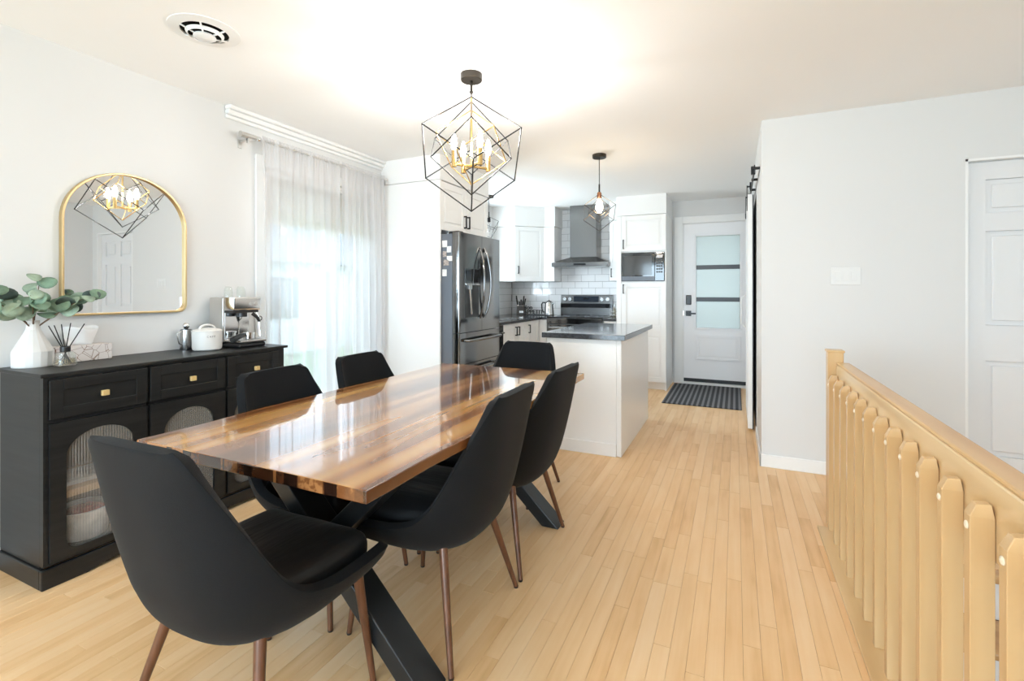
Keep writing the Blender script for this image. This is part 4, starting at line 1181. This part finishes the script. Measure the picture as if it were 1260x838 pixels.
# fridge
FX = -2.172
fg = thing('refrigerator', 'black stainless french door refrigerator with water dispenser and freezer drawers', 'refrigerator', (-2.6, 4.0, 0))
FY0, FY1, FT = 3.606, 4.395, 1.755
obj('body', MB().box(-2.98, -2.252, FY0, FY1, .03, FT - .012), M['fridgeside'], fg, bevel=.004)
obj('hinge_cover', MB().box(-2.30, -2.19, FY0 + .015, FY0 + .09, FT - .010, FT + .012), M['blackplastic'], fg, bevel=.004)
fm2 = frame((-2.247, 0, 0), '+x')
def rounded_door(u0, u1, v0, v1, side):
    # slab with a softly rounded outer vertical edge
    d = -2.247 - FX   # negative: outward
    pts = []
    if side in ('l', 'both'):
        pts += [(u0, 0), (u0, -.058)] + [(u0 + .02 - .02 * cos(PI / 2 * k / 5), -.058 - .017 * sin(PI / 2 * k / 5)) for k in range(1, 6)]
    else: pts += [(u0, 0), (u0, -.075)]
    if side in ('r', 'both'):
        pts += [(u1 - .02 + .02 * sin(PI / 2 * k / 5), -.075 + .017 * (1 - cos(PI / 2 * k / 5))) for k in range(0, 6)] + [(u1, 0)]
    else: pts += [(u1, -.075), (u1, 0)]
    b = MB(fm2 @ Matrix(((1, 0, 0, 0), (0, 0, 1, 0), (0, 1, 0, 0), (0, 0, 0, 1))))
    b.prism(pts, v0, v1)
    return b
mid = 4.008
dl = obj('left_door', rounded_door(FY0, mid - .002, .872, FT, 'l'), M['blacksteel'], fg, smooth=True, ang=30)
drr = obj('right_door', rounded_door(mid + .002, FY1, .872, FT, 'r'), M['blacksteel'], fg, smooth=True, ang=30)
f1 = obj('freezer_drawer', rounded_door(FY0, FY1, .592, .866, 'both'), M['blacksteel'], fg, smooth=True, ang=30)
f2 = obj('freezer_drawer', rounded_door(FY0, FY1, .06, .586, 'both'), M['blacksteel'], fg, smooth=True, ang=30)
for dobj, y, s in ((dl, mid - .040, -1), (drr, mid + .036, 1)):
    pts = [(FX + .002 + .062 * sin(PI * k / 12) ** .7 if 0 < k < 12 else FX + .001, y + s * .006 + s * .022 * sin(PI * k / 12), .985 + .66 * k / 12) for k in range(13)]
    obj('handle', MB().tube(pts, .011, 10), M['blacksteel'], dobj, smooth=True)
for dobj, z in ((f1, .800), (f2, .535)):
    pts = [(FX + .001, FY0 + .08, z), (FX + .048, FY0 + .085, z), (FX + .056, FY0 + .11, z), (FX + .056, FY1 - .11, z), (FX + .048, FY1 - .085, z), (FX + .001, FY1 - .08, z)]
    obj('handle', MB().tube(pts, .013, 10), M['blacksteel'], dobj, smooth=True)
dp = MB()
dp.box(FX - .001, FX + .004, 3.69, 3.955, .995, 1.44)
obj('dispenser_frame', MB().box(FX - .001, FX + .006, 3.688, 3.957, 1.305, 1.442), M['blackglass'], dl, bevel=.002)
obj('dispenser_display', MB().box(FX + .006, FX + .0075, 3.71, 3.79, 1.33, 1.42), M['display'], dl)
obj('dispenser_recess', MB().box(FX - .002, FX + .002, 3.700, 3.945, 1.0, 1.30), M['blackplastic'], dl)
obj('dispenser_shelf', MB().box(FX - .001, FX + .012, 3.695, 3.952, 1.292, 1.308), M['steel'], dl, bevel=.002)
obj('dispenser_paddle', MB().cyl((FX + .010, 3.76, 1.285), (FX + .006, 3.80, 1.03), .012, n=10).box(FX + .002, FX + .022, 3.735, 3.790, 1.255, 1.292), M['steel'], dl, smooth=True)
# magnets and photos on the fridge side (plane y = FY0)
for (x, z, w, h, mk, lab) in ((-2.325, 1.655, .050, .060, 'paper', 'white paper square on the fridge side, topmost magnet'),
                          (-2.280, 1.605, .045, .055, 'plate', 'round-cornered white magnet on the fridge side, right of the photo strip'),
                          (-2.325, 1.565, .040, .050, 'photo', 'small photo magnet on the fridge side, left of the middle pair'),
                          (-2.275, 1.525, .055, .045, 'paper', 'pale paper magnet on the fridge side, right of the middle pair'),
                          (-2.310, 1.490, .055, .050, 'photo', 'brownish photo magnet on the fridge side, second from bottom'),
                          (-2.327, 1.400, .045, .060, 'paper', 'pale paper note lowest on the fridge side')):
    tag(obj('fridge_magnet', MB().box(x - w / 2, x + w / 2, FY0 - .0045, FY0 - .0005, z - h / 2, z + h / 2), M[mk], bevel=.0015), lab, 'magnet', 'magnets on the fridge side')
# cabinet above the fridge
oc = thing('over_fridge_cabinet', 'white two door cabinet above the refrigerator', 'cabinet', (-2.7, 4.0, 1.775))
obj('carcass', MB().box(KL + .001, -2.392, 3.60, 4.50, 1.782, FPZ), M['cab'], oc)
fo = frame((-2.391, 0, 0), '+x')
for u0, u1, hu in ((3.603, 4.048, 4.018), (4.052, 4.498, 4.082)):
    dd = obj('door', shaker(fo, u0, u1, 1.785, FPZ - .002), M['cab'], oc, bevel=.002)
    obj('handle', pull(fo, hu, 1.90, .12), M['blackmetal'], dd)
# dishwasher
dw = thing('dishwasher', 'black dishwasher between the refrigerator and the white base cabinets', 'dishwasher', (-2.8, 4.75, 0))
obj('tub', MB().box(-3.10, -2.472, 4.43, 5.03, .09, CT - .035), M['blackplastic'], dw)
dwd = obj('door', MB().box(-2.470, -2.440, 4.432, 5.028, .10, CT - .037), M['blacksteel'], dw, bevel=.004)
obj('handle', MB().tube([(-2.44, 4.48, .76), (-2.405, 4.49, .76), (-2.405, 4.97, .76), (-2.44, 4.98, .76)], .010, 8), M['blacksteel'], dwd, smooth=True)
obj('toe_kick', MB().box(-3.05, -2.52, 4.44, 5.02, 0, .09), M['blackplastic'], dw)
# left base cabinets
BFX = -2.452
lb = thing('base_cabinet', 'white base cabinet run under the sink with three doors', 'cabinet', (-2.8, 5.6, 0))
obj('carcass', MB().box(KL + .001, BFX - .021, 5.035, YB - .001, .10, CT - .032), M['cab'], lb)
obj('toe_kick', MB().box(KL + .001, BFX - .08, 5.035, YB - .001, 0, .10), M['cab'], lb)
fb = frame((BFX - .0205, 0, 0), '+x')
for u0, u1, hu in ((5.038, 5.423, 5.385), (5.427, 5.755, 5.465), (5.759, 6.155, 5.805)):
    dd = obj('door', shaker(fb, u0, u1, .11, CT - .036), M['cab'], lb, bevel=.002)
    obj('handle', pull(fb, hu, .745, .11), M['blackmetal'], dd)
cbn = thing('corner_base_cabinet', 'white base cabinet filling the gap between the corner and the stove', 'cabinet', (-2.41, 6.5, 0))
obj('carcass', MB().box(BFX - .02, -2.352, 6.225, YB - .001, .10, CT - .032), M['cab'], cbn)
obj('toe_kick', MB().box(BFX - .02, -2.352, 6.28, YB - .001, 0, .10), M['cab'], cbn)
obj('drawer', MB(frame((0, 6.224, 0), '-y')).box(BFX + .002, -2.354, -.02, 0, .11, CT - .036), M['cab'], cbn, bevel=.002)
# right base cabinet between stove and tall unit
rb = thing('narrow_base_cabinet', 'narrow white base cabinet between the stove and the tall pantry', 'cabinet', (-1.48, 6.5, 0))
obj('carcass', MB().box(-1.565, -1.398, 6.235, YB - .001, .10, CT - .032), M['cab'], rb)
obj('toe_kick', MB().box(-1.565, -1.398, 6.28, YB - .001, 0, .10), M['cab'], rb)
dd = obj('door', MB(frame((0, 6.234, 0), '-y')).box(-1.563, -1.400, -.02, 0, .11, CT - .036), M['cab'], rb, bevel=.002)
obj('handle', pull(frame((0, 6.234, 0), '-y'), -1.53, .74, .11), M['blackmetal'], dd)
# worktops
SKY0, SKY1 = 5.30, 5.85
wt = MB()
wt.box(KL + .001, -2.425, 4.425, SKY0, CT - .032, CT).box(KL + .001, -2.425, SKY1, YB - .012, CT - .032, CT)
wt.box(KL + .001, -3.02, SKY0, SKY1, CT - .032, CT).box(-2.60, -2.425, SKY0, SKY1, CT - .032, CT)
wt.box(-2.425, -2.350, 6.195, YB - .012, CT - .032, CT)
tag(obj('worktop', wt, M['quartz'], bevel=.002), 'dark grey worktop running along the left wall into the corner', 'worktop')
tag(obj('worktop', MB().box(-1.566, -1.397, 6.195, YB - .012, CT - .032, CT), M['quartz'], bevel=.002), 'short dark grey worktop piece to the right of the stove', 'worktop')
sk = thing('sink', 'stainless sink set in the dark worktop beneath the kitchen window', 'sink', (-2.81, 5.57, CT))
obj('rim', MB().box(-3.02, -2.60, SKY0, SKY0 + .025, CT - .002, CT + .004).box(-3.02, -2.60, SKY1 - .025, SKY1, CT - .002, CT + .004)
    .box(-3.02, -2.995, SKY0, SKY1, CT - .002, CT + .004).box(-2.625, -2.60, SKY0, SKY1, CT - .002, CT + .004), M['steel'], sk)
bs = MB()
bs.box(-3.0, -2.62, SKY0 + .02, SKY1 - .02, CT - .030, CT - .0285)
bs.box(-3.0, -2.996, SKY0 + .02, SKY1 - .02, CT - .03, CT).box(-2.624, -2.62, SKY0 + .02, SKY1 - .02, CT - .03, CT)
bs.box(-3.0, -2.62, SKY0 + .02, SKY0 + .024, CT - .03, CT).box(-3.0, -2.62, SKY1 - .024, SKY1 - .02, CT - .03, CT)
obj('basin', bs, M['steel'], sk)

# stove
SVX0, SVX1 = -2.348, -1.570
sv = thing('stove', 'black stainless electric stove with knobs on its backguard under the range hood', 'stove', (-1.96, 6.5, 0))
obj('oven_body', MB().box(SVX0, SVX1, 6.215, YB - .02, .0, CT - .006), M['fridgeside'], sv)
obj('cooktop', MB().box(SVX0 - .001, SVX1 + .001, 6.190, YB - .08, CT - .005, CT + .012), M['blackglass'], sv, bevel=.004)
obj('control_strip', MB().box(SVX0, SVX1, 6.188, 6.214, CT - .085, CT - .007), M['blacksteel'], sv, bevel=.003)
od = obj('oven_door', MB().box(SVX0 + .003, SVX1 - .003, 6.186, 6.213, .22, CT - .090), M['blacksteel'], sv, bevel=.004)
obj('oven_window', MB().box(SVX0 + .10, SVX1 - .10, 6.182, 6.187, .36, .66), M['blackglass'], od)
obj('oven_handle', MB().tube([(SVX0 + .05, 6.186, .745), (SVX0 + .055, 6.145, .745), (SVX1 - .055, 6.145, .745), (SVX1 - .05, 6.186, .745)], .011, 10), M['steel'], od, smooth=True)
obj('warming_drawer', MB().box(SVX0 + .003, SVX1 - .003, 6.188, 6.213, .04, .21), M['blacksteel'], sv, bevel=.004)
bgd = MB(frame((0, 0, 0), '-y')); 
bgx = MB(Matrix(((0, 1, 0, 0), (1, 0, 0, 0), (0, 0, 1, 0), (0, 0, 0, 1))))    # (u,w,v)->(y,x,z)
bgx.prism([(6.765, CT + .012), (YB - .022, CT + .012), (YB - .022, 1.185), (6.795, 1.185), (6.775, 1.175)], SVX0 + .004, SVX1 - .004)
bgo = obj('backguard', bgx, M['hoodsteel'], sv, bevel=.003)
obj('backguard_strip', MB().box(SVX0 + .006, SVX1 - .006, 6.758, 6.768, .998, 1.058), M['blackglass'], bgo)
obj('control_panel', MB().box(-2.145, -1.775, 6.764, 6.774, 1.082, 1.165), M['display'], bgo, bevel=.002)
obj('display', MB().box(-2.00, -1.92, 6.7625, 6.7642, 1.12, 1.145), M['blackglass'], bgo)
for x in (-2.275, -2.195, -1.725, -1.640):
    kn = MB().cyl((x, 6.772, 1.122), (x, 6.745, 1.122), .030, .026, n=20).box(x - .005, x + .005, 6.734, 6.747, 1.097, 1.147)
    obj('knob', kn, M['dial'], bgo, smooth=True, ang=30)
for k in range(4):
    x, yy = (-2.16, -1.76)[k % 2], (6.34, 6.62)[k // 2]
    obj('burner_ring', MB().tube([(x + .09 * cos(2 * PI * j / 24), yy + .09 * sin(2 * PI * j / 24), CT + .0125) for j in range(24)], .0016, 4, closed=True), M['fridgeside'], sv)

# range hood
HX0, HX1, HY0 = -2.345, -1.545, 6.37
hx = (HX0 + HX1) / 2 + .0
rh = thing('range_hood', 'stainless chimney range hood mounted on the tiled wall above the stove', 'range hood', (hx, 6.7, 1.58))
obj('rim_band', MB().box(HX0, HX1, HY0, YB - .010, 1.578, 1.632), M['hoodsteel'], rh, bevel=.002)
b = MB()
lo = [b.v(p) for p in ((HX0, HY0, 1.632), (HX1, HY0, 1.632), (HX1, YB - .010, 1.632), (HX0, YB - .010, 1.632))]
CHX0, CHX1, CHY = -2.135, -1.755, 6.56
hi = [b.v(p) for p in ((CHX0, CHY, 1.715), (CHX1, CHY, 1.715), (CHX1, YB - .010, 1.715), (CHX0, YB - .010, 1.715))]
b.f(lo[::-1]); b.f(hi)
for j in range(4): b.f([lo[j], lo[(j + 1) % 4], hi[(j + 1) % 4], hi[j]])
obj('canopy', b, M['hoodsteel'], rh)
obj('chimney', MB().box(CHX0, CHX1, CHY, YB - .010, 1.715, CZ - .001), M['hoodsteel'], rh, bevel=.002)
obj('control_panel', MB().box(-2.02, -1.85, HY0 - .003, HY0 - .0005, 1.592, 1.618), M['blackglass'], rh)
obj('filter', MB().box(HX0 + .03, HX1 - .03, HY0 + .03, YB - .04, 1.570, 1.577), M['steel'], rh)

# upper corner cabinet (diagonal door) and its neighbours
UB, UT = 1.378, 2.163
cu = thing('corner_wall_cabinet', 'white corner wall cabinet with a diagonal panel door left of the hood', 'cabinet', (-2.8, 6.6, UB))
b = MB(Matrix(((1, 0, 0, 0), (0, 0, 1, 0), (0, 1, 0, 0), (0, 0, 0, 1))))
b.prism([(KL + .001, YB - .001), (KL + .001, 6.24), (-2.862, 6.24), (-2.53, 6.552), (-2.53, YB - .001)], UB, UT)
obj('carcass', b, M['cab'], cu)
dv = Vector((-2.53 + 2.862, 6.552 - 6.24, 0)); dl_ = dv.length; da = math.atan2(dv.y, dv.x)
fd = Matrix.Translation((-2.862, 6.24, 0)) @ Matrix.Rotation(da, 4, 'Z')
dd = obj('door', shaker(fd, .006, dl_ - .006, UB + .003, UT - .003), M['cab'], cu, bevel=.002)
obj('handle', pull(fd, .055, 1.54, .11), M['blackmetal'], dd)
uf = thing('slim_wall_cabinet', 'slim plain white wall cabinet just left of the range hood', 'cabinet', (-2.445, 6.7, UB))
obj('carcass', MB().box(-2.528, -2.362, 6.556, YB - .010, UB, UT), M['cab'], uf)
obj('door', MB().box(-2.527, -2.363, 6.536, 6.555, UB + .002, UT - .002), M['cab'], uf, bevel=.002)
ur = thing('narrow_wall_cabinet', 'narrow white wall cabinet between the hood and the microwave tower', 'cabinet', (-1.48, 6.7, UB))
obj('carcass', MB().box(-1.558, -1.398, 6.541, YB - .010, UB, 2.198), M['cab'], ur)
fu = frame((0, 6.540, 0), '-y')
dd = obj('door', shaker(fu, -1.556, -1.400, UB + .002, 2.196, .02, .04), M['cab'], ur, bevel=.002)
obj('handle', pull(fu, -1.530, 1.485, .12), M['blackmetal'], dd)

# tall pantry with microwave niche
TPX0, TPX1, TPY = -1.392, -0.778, 6.222
tpn = thing('pantry_cabinet', 'tall white pantry cabinet with a microwave niche next to the entry door', 'cabinet', (-1.085, 6.5, 0))
b = MB()
b.box(TPX0, TPX0 + .018, TPY, YB - .001, .10, 2.198).box(TPX1 - .018, TPX1, TPY, YB - .001, 0, 2.198)
b.box(TPX0, TPX1, YB - .015, YB - .001, .10, 2.198)
for z in (.10, 1.345, 1.728, 2.18): b.box(TPX0 + .018, TPX1 - .018, TPY, YB - .015, z, z + .018)
b.box(TPX0, TPX0 + .06, TPY - .02, TPY, .10, 2.198)
obj('carcass', b, M['cab'], tpn)
obj('toe_kick', MB().box(TPX0, TPX1 - .018, TPY + .055, TPY + .07, 0, .10), M['cab'], tpn)
ft = frame((0, TPY - .0005, 0), '-y')
# one lower door with two panels, one upper door
b = shaker(ft, TPX0 + .062, TPX1 - .002, .102, .735, .02, .06)
b2_ = shaker(ft, TPX0 + .062, TPX1 - .002, .735, 1.345, .02, .06)
lowd = obj('lower_door', b, M['cab'], tpn, bevel=.002)
lowu = obj('lower_door', b2_, M['cab'], tpn, bevel=.002)
obj('handle', pull(ft, TPX0 + .092, 1.265, .12), M['blackmetal'], lowu)
upd = obj('upper_door', shaker(ft, TPX0 + .062, TPX1 - .002, 1.745, 2.196), M['cab'], tpn, bevel=.002)
obj('handle', pull(ft, TPX0 + .092, 1.835, .12), M['blackmetal'], upd)
mw = thing('microwave', 'black microwave oven set in the niche of the white pantry', 'microwave', (-1.06, 6.4, 1.364))
mx0, mx1, mz0, mz1 = TPX0 + .064, TPX1 - .020, 1.3635, 1.726
obj('case', MB().box(mx0, mx1, TPY - .012, YB - .10, mz0, mz1), M['blackplastic'], mw, bevel=.003)
mdoor = obj('door', MB().box(mx0 + .002, mx1 - .115, TPY - .030, TPY - .0125, mz0 + .004, mz1 - .004), M['blackglass'], mw, bevel=.003)
obj('window', MB().box(mx0 + .035, mx1 - .150, TPY - .0335, TPY - .0302, mz0 + .075, mz1 - .045), M['mwglass'], mdoor)
obj('control_panel', MB().box(mx1 - .113, mx1 - .001, TPY - .030, TPY - .0125, mz0 + .004, mz1 - .004), M['blackglass'], mw, bevel=.003)
obj('display', MB().box(mx1 - .095, mx1 - .018, TPY - .0325, TPY - .0302, mz1 - .075, mz1 - .035), M['display'], mw)
btn = MB()
for i in range(3):
    for j in range(5): btn.box(mx1 - .095 + i * .027, mx1 - .075 + i * .027, TPY - .0325, TPY - .0302, mz1 - .115 - j * .036, mz1 - .095 - j * .036)
obj('keypad', btn, M['mwkeys'], mw)
obj('bottom_trim', MB().box(mx0 + .002, mx1 - .115, TPY - .032, TPY - .0302, mz0 + .006, mz0 + .060), M['fridgeside'], mdoor)

# tiled backsplash: tiles are pieces of the back wall and the kitchen wall
obj('grout_bed', MB().box(KL + .001, -1.397, YB - .0045, YB - .0005, CT, UB + .05).box(-2.361, -1.56, YB - .0045, YB - .0005, UB, CZ), M['grout'], wall_back)
TW, TH, TG = .205, .101, .0035
tile_cache = {}
def tile(w, h, loc, facing, parent):
    key = (round(w, 3), round(h, 3), facing)
    if key not in tile_cache:
        b = MB(frame((0, 0, 0), facing)); b.box(-w / 2, w / 2, -.004, 0, -h / 2, h / 2)
        tile_cache[key] = obj('tile', b, M['tile'], parent, bevel=.0012, keep=True)
        o = tile_cache[key]
    else:
        o = tile_cache[key].copy(); COL.objects.link(o); o.parent = parent
    o.location = loc
def tile_field(u0, u1, v0, v1, place, row0=0):
    r = row0; z = v0
    while z < v1 - .02:
        h = min(TH, v1 - z) - TG
        u = u0 - (TW / 2 if r % 2 else 0)
        while u < u1 - .01:
            a, b2 = max(u, u0), min(u + TW, u1)
            if b2 - a > .02: place((a + b2) / 2, z + h / 2, b2 - a - TG, h)
            u += TW
        z += TH; r += 1
tile_field(KL + .008, -1.398, CT + .002, UB - .002, lambda u, v, w, h: tile(w, h, (u, YB - .0045, v), '-y', wall_back))
tile_field(-2.36, -1.56, UB, CZ - .003, lambda u, v, w, h: tile(w, h, (u, YB - .0045, v), '-y', wall_back), 1)
wk_o = bpy.data.objects['wall_kitchen']
obj('grout_bed', MB().box(KL + .0005, KL + .0045, 6.0, YB - .005, CT, UB), M['grout'], wk_o)
tile_field(6.0, YB - .010, CT + .002, UB - .002, lambda u, v, w, h: tile(w, h, (KL + .0045, u, v), '+x', wk_o))

# island
isl = thing('kitchen_island', 'white kitchen island with a dark grey stone top behind the dining table', 'island', (-1.06, 4.2, 0))
IX0, IX1, IY0, IY1 = -1.36, -0.770, 3.590, 4.80
obj('carcass', MB().box(IX0, IX1 - .019, IY0 + .016, IY1, 0, .872), M['cab'], isl)
obj('front_panel', MB().box(IX0, IX1 - .036, IY0, IY0 + .015, .003, .872), M['cab'], isl, bevel=.001)
obj('corner_strip', MB().box(IX1 - .035, IX1, IY0 - .001, IY0 + .015, .003, .872), M['cab'], isl, bevel=.002)
obj('side_panel', MB().box(IX1 - .018, IX1, IY0 + .016, IY1, .003, .872), M['cab'], isl, bevel=.001)
obj('base_trim', MB().box(IX0, IX1 - .036, IY0 - .010, IY0 - .0005, 0, .095), M['cab'], isl, bevel=.003)
obj('stone_top', MB().box(IX0 - .03, -.735, 3.553, 4.84, .873, .913), M['quartz'], isl, bevel=.003)

# entry rug
tag(obj('entry_rug', MB().box(-.742, .06, 5.53, 6.77, .0005, .010), M['rug'], bevel=.003), 'charcoal and grey striped rug in front of the entry door', 'rug')

# small things on the worktop
kb = thing('knife_block', 'black knife block with black handled knives in the worktop corner', 'knife block', (-2.955, 6.66, CT))
KM = Matrix.Translation((-2.955, 6.70, CT)) @ Matrix.Rotation(.45, 4, 'Z')
b = MB(KM); b.prism([(-.07, 0), (.07, 0), (.07, .125), (-.07, .125)], -.06, .06)
bmesh.ops.translate(b.bm, verts=[v for v in b.bm.verts if v.co.z > CT + .05], vec=(0, .02, 0))
obj('block', b, M['blackplastic'], kb, bevel=.004)
obj('block_plate', MB(KM).box(-.030, .030, -.0645, -.0605, .030, .060), M['steel'], kb)
KNL = ('leftmost rear', 'leftmost front', 'centre rear', 'tallest right', 'rightmost', 'short right front', 'short left front')
for kni, (x, y, l, r) in enumerate(((-.05, .035, .13, -.16), (-.045, .0, .16, -.22), (.0, .03, .10, .02), (.03, .03, .155, .14), (.045, .0, .115, .2), (.02, -.03, .075, .05), (-.02, -.03, .07, -.05))):
    p0 = KM @ Vector((x, y, .126)); p1 = KM @ Vector((x + r * .12, y + .03, .126 + l))
    kn = thing('kitchen_knife', KNL[kni] + ' black handled knife in the corner knife block', 'knife', tuple(p0), 'knives in the knife block')
    obj('knife_handle', MB().tube([p0 + (p1 - p0) * .12, p1], [.009, .011], 8), M['blackplastic'], kn, smooth=True)
    obj('bolster', MB().tube([p0, p0 + (p1 - p0) * .13], [.0085, .009], 8), M['steel'], kn, smooth=True)
sg = thing('bon_appetit_sign', 'black cut-out letter sign reading BON APPETIT on the worktop', 'sign', (-2.745, 6.68, CT))
up_m = Matrix.Translation((-2.745, 6.68, 0)) @ Matrix.Rotation(PI / 2, 4, 'X')
text_mesh('lettering', 'Bon', .088, up_m @ Matrix.Translation((-.085, CT + .112, 0)), M['blackplastic'], sg, .010)
text_mesh('lettering', 'APPETIT', .088, up_m @ Matrix.Translation((0.0, CT + .044, 0)), M['blackplastic'], sg, .010)
obj('sign_base', MB().box(-2.92, -2.575, 6.662, 6.698, CT, CT + .013), M['blackplastic'], sg)
kt = thing('kettle', 'stainless electric kettle with a black handle left of the stove', 'kettle', (-2.475, 6.62, CT))
kc = (-2.465, 6.60, CT)
obj('kettle_body', MB().lathe([(0, .016), (.074, .016), (.073, .03), (.060, .16), (.052, .195), (.046, .203), (0, .205)], kc, 28), M['steel'], kt, smooth=True)
obj('kettle_base', MB().lathe([(0, 0), (.076, 0), (.076, .015), (0, .015)], kc, 28), M['blackplastic'], kt, smooth=True)
obj('kettle_lid', MB().lathe([(0, .203), (.044, .203), (.035, .214), (.010, .218), (.010, .228), (0, .230)], kc, 24), M['blackplastic'], kt, smooth=True)
obj('kettle_handle', MB().tube([(kc[0] - .05, kc[1] - .01, CT + .188), (kc[0] - .095, kc[1] - .01, CT + .190), (kc[0] - .112, kc[1] - .01, CT + .165), (kc[0] - .108, kc[1] - .01, CT + .10), (kc[0] - .090, kc[1] - .01, CT + .055), (kc[0] - .068, kc[1] - .01, CT + .05)], .010, 8), M['blackplastic'], kt, smooth=True)
obj('kettle_spout', MB().tube([(kc[0] + .045, kc[1], CT + .165), (kc[0] + .075, kc[1], CT + .192)], [.020, .010], 10), M['steel'], kt, smooth=True)
for i, (x, y, h, r, mk, lab) in enumerate(((-1.535, 6.70, .155, .022, 'oil', 'amber oil bottle right of the stove, tallest of the group'),
                                    (-1.480, 6.72, .130, .021, 'clearglass', 'clear glass bottle right of the stove next to the pantry'),
                                    (-1.455, 6.60, .085, .020, 'oil', 'short amber spice jar right of the stove, in front of the bottles'))):
    bt = thing('bottle' if h > .1 else 'spice_jar', lab, 'bottle' if h > .1 else 'jar', (x, y, CT))
    obj('glass_body', MB().lathe([(0, 0), (r, 0), (r * 1.02, .005), (r, h * .62), (r * .45, h * .78), (r * .42, h), (0, h)] if h > .1 else [(0, 0), (r, 0), (r, h * .9), (0, h * .9)], (x, y, CT), 18), M[mk], bt, smooth=True)
    obj('stopper', MB().lathe([(0, h * .9), (r * .55 if h > .1 else r * 1.03, h * .9), (r * .5 if h > .1 else r * 1.03, h * 1.12), (0, h * 1.13)], (x, y, CT), 16), M['steel'], bt, smooth=True)
rk = thing('bottle_rack', 'small chrome wire rack around the bottles right of the stove', 'rack', (-1.495, 6.66, CT))
b = MB()
for z in (.03, .075): b.tube([(-1.560, 6.565, CT + z), (-1.425, 6.565, CT + z), (-1.425, 6.755, CT + z), (-1.560, 6.755, CT + z)], .0025, 6, closed=True)
for (x, y) in ((-1.560, 6.565), (-1.425, 6.565), (-1.425, 6.755), (-1.560, 6.755)): b.cyl((x, y, CT), (x, y, CT + .12), .0025, n=6)
obj('wire_frame', b, M['chrome'], rk, smooth=True)

# ================================================================== OUTSIDE
struct('ground', MB().box(-40, KL - .35, -25, 30, -.6, -.45), M['grass'])
struct('ground.001', MB().box(KL - .35, 30, YB + .35, 30, -.6, -.45).box(KL - .35, 30, -25, YR - .35, -.6, -.45).box(XR + .35, 30, YR - .35, YB + .35, -.6, -.45), M['grass'])
hs = thing('neighbour_house', 'pale neighbouring house with a dark gable roof seen through the sheer curtain', 'house', (-13, 8.5, -.45))
obj('house_wall', MB().box(-17, -11, 7.0, 14, -.45, 2.0), M['siding'], hs)
b = MB(); b.prism([(-17.4, 2.0), (-10.6, 2.0), (-14, 3.7)], 6.6, 14.4)
obj('house_roof', b, M['roof'], hs)
obj('house_window', MB().box(-11.005, -10.95, 8.4, 9.6, .5, 1.6), M['blackglass'], hs)
def tree(x, y, h, r, label, seed):
    rr = random.Random(seed)
    t = thing('garden_tree', label, 'tree', (x, y, -.45), 'garden trees outside the patio door')
    obj('trunk', MB().cyl((x, y, -.45), (x, y, h * .6), .12, .07, n=10), M['stem'], t, smooth=True)
    b = MB()
    for k in range(14):
        a = rr.uniform(0, 6.28); d = rr.uniform(0, r * .6)
        b.ball((x + d * cos(a), y + d * sin(a), h * .35 + rr.uniform(0, h * .65)), r * rr.uniform(.35, .6), 10, 7)
    obj('crown', b, M['hedge'], t, smooth=True)
tree(-19.6, 11.2, 3.0, 1.6, 'dark leafy garden tree behind the neighbouring house', 1)
tree(-14.0, 17.5, 3.6, 1.8, 'dark leafy garden tree right of the neighbouring house', 2)
tree(-9.5, 5.6, 1.5, .9, 'low garden bush outside the patio door', 3)
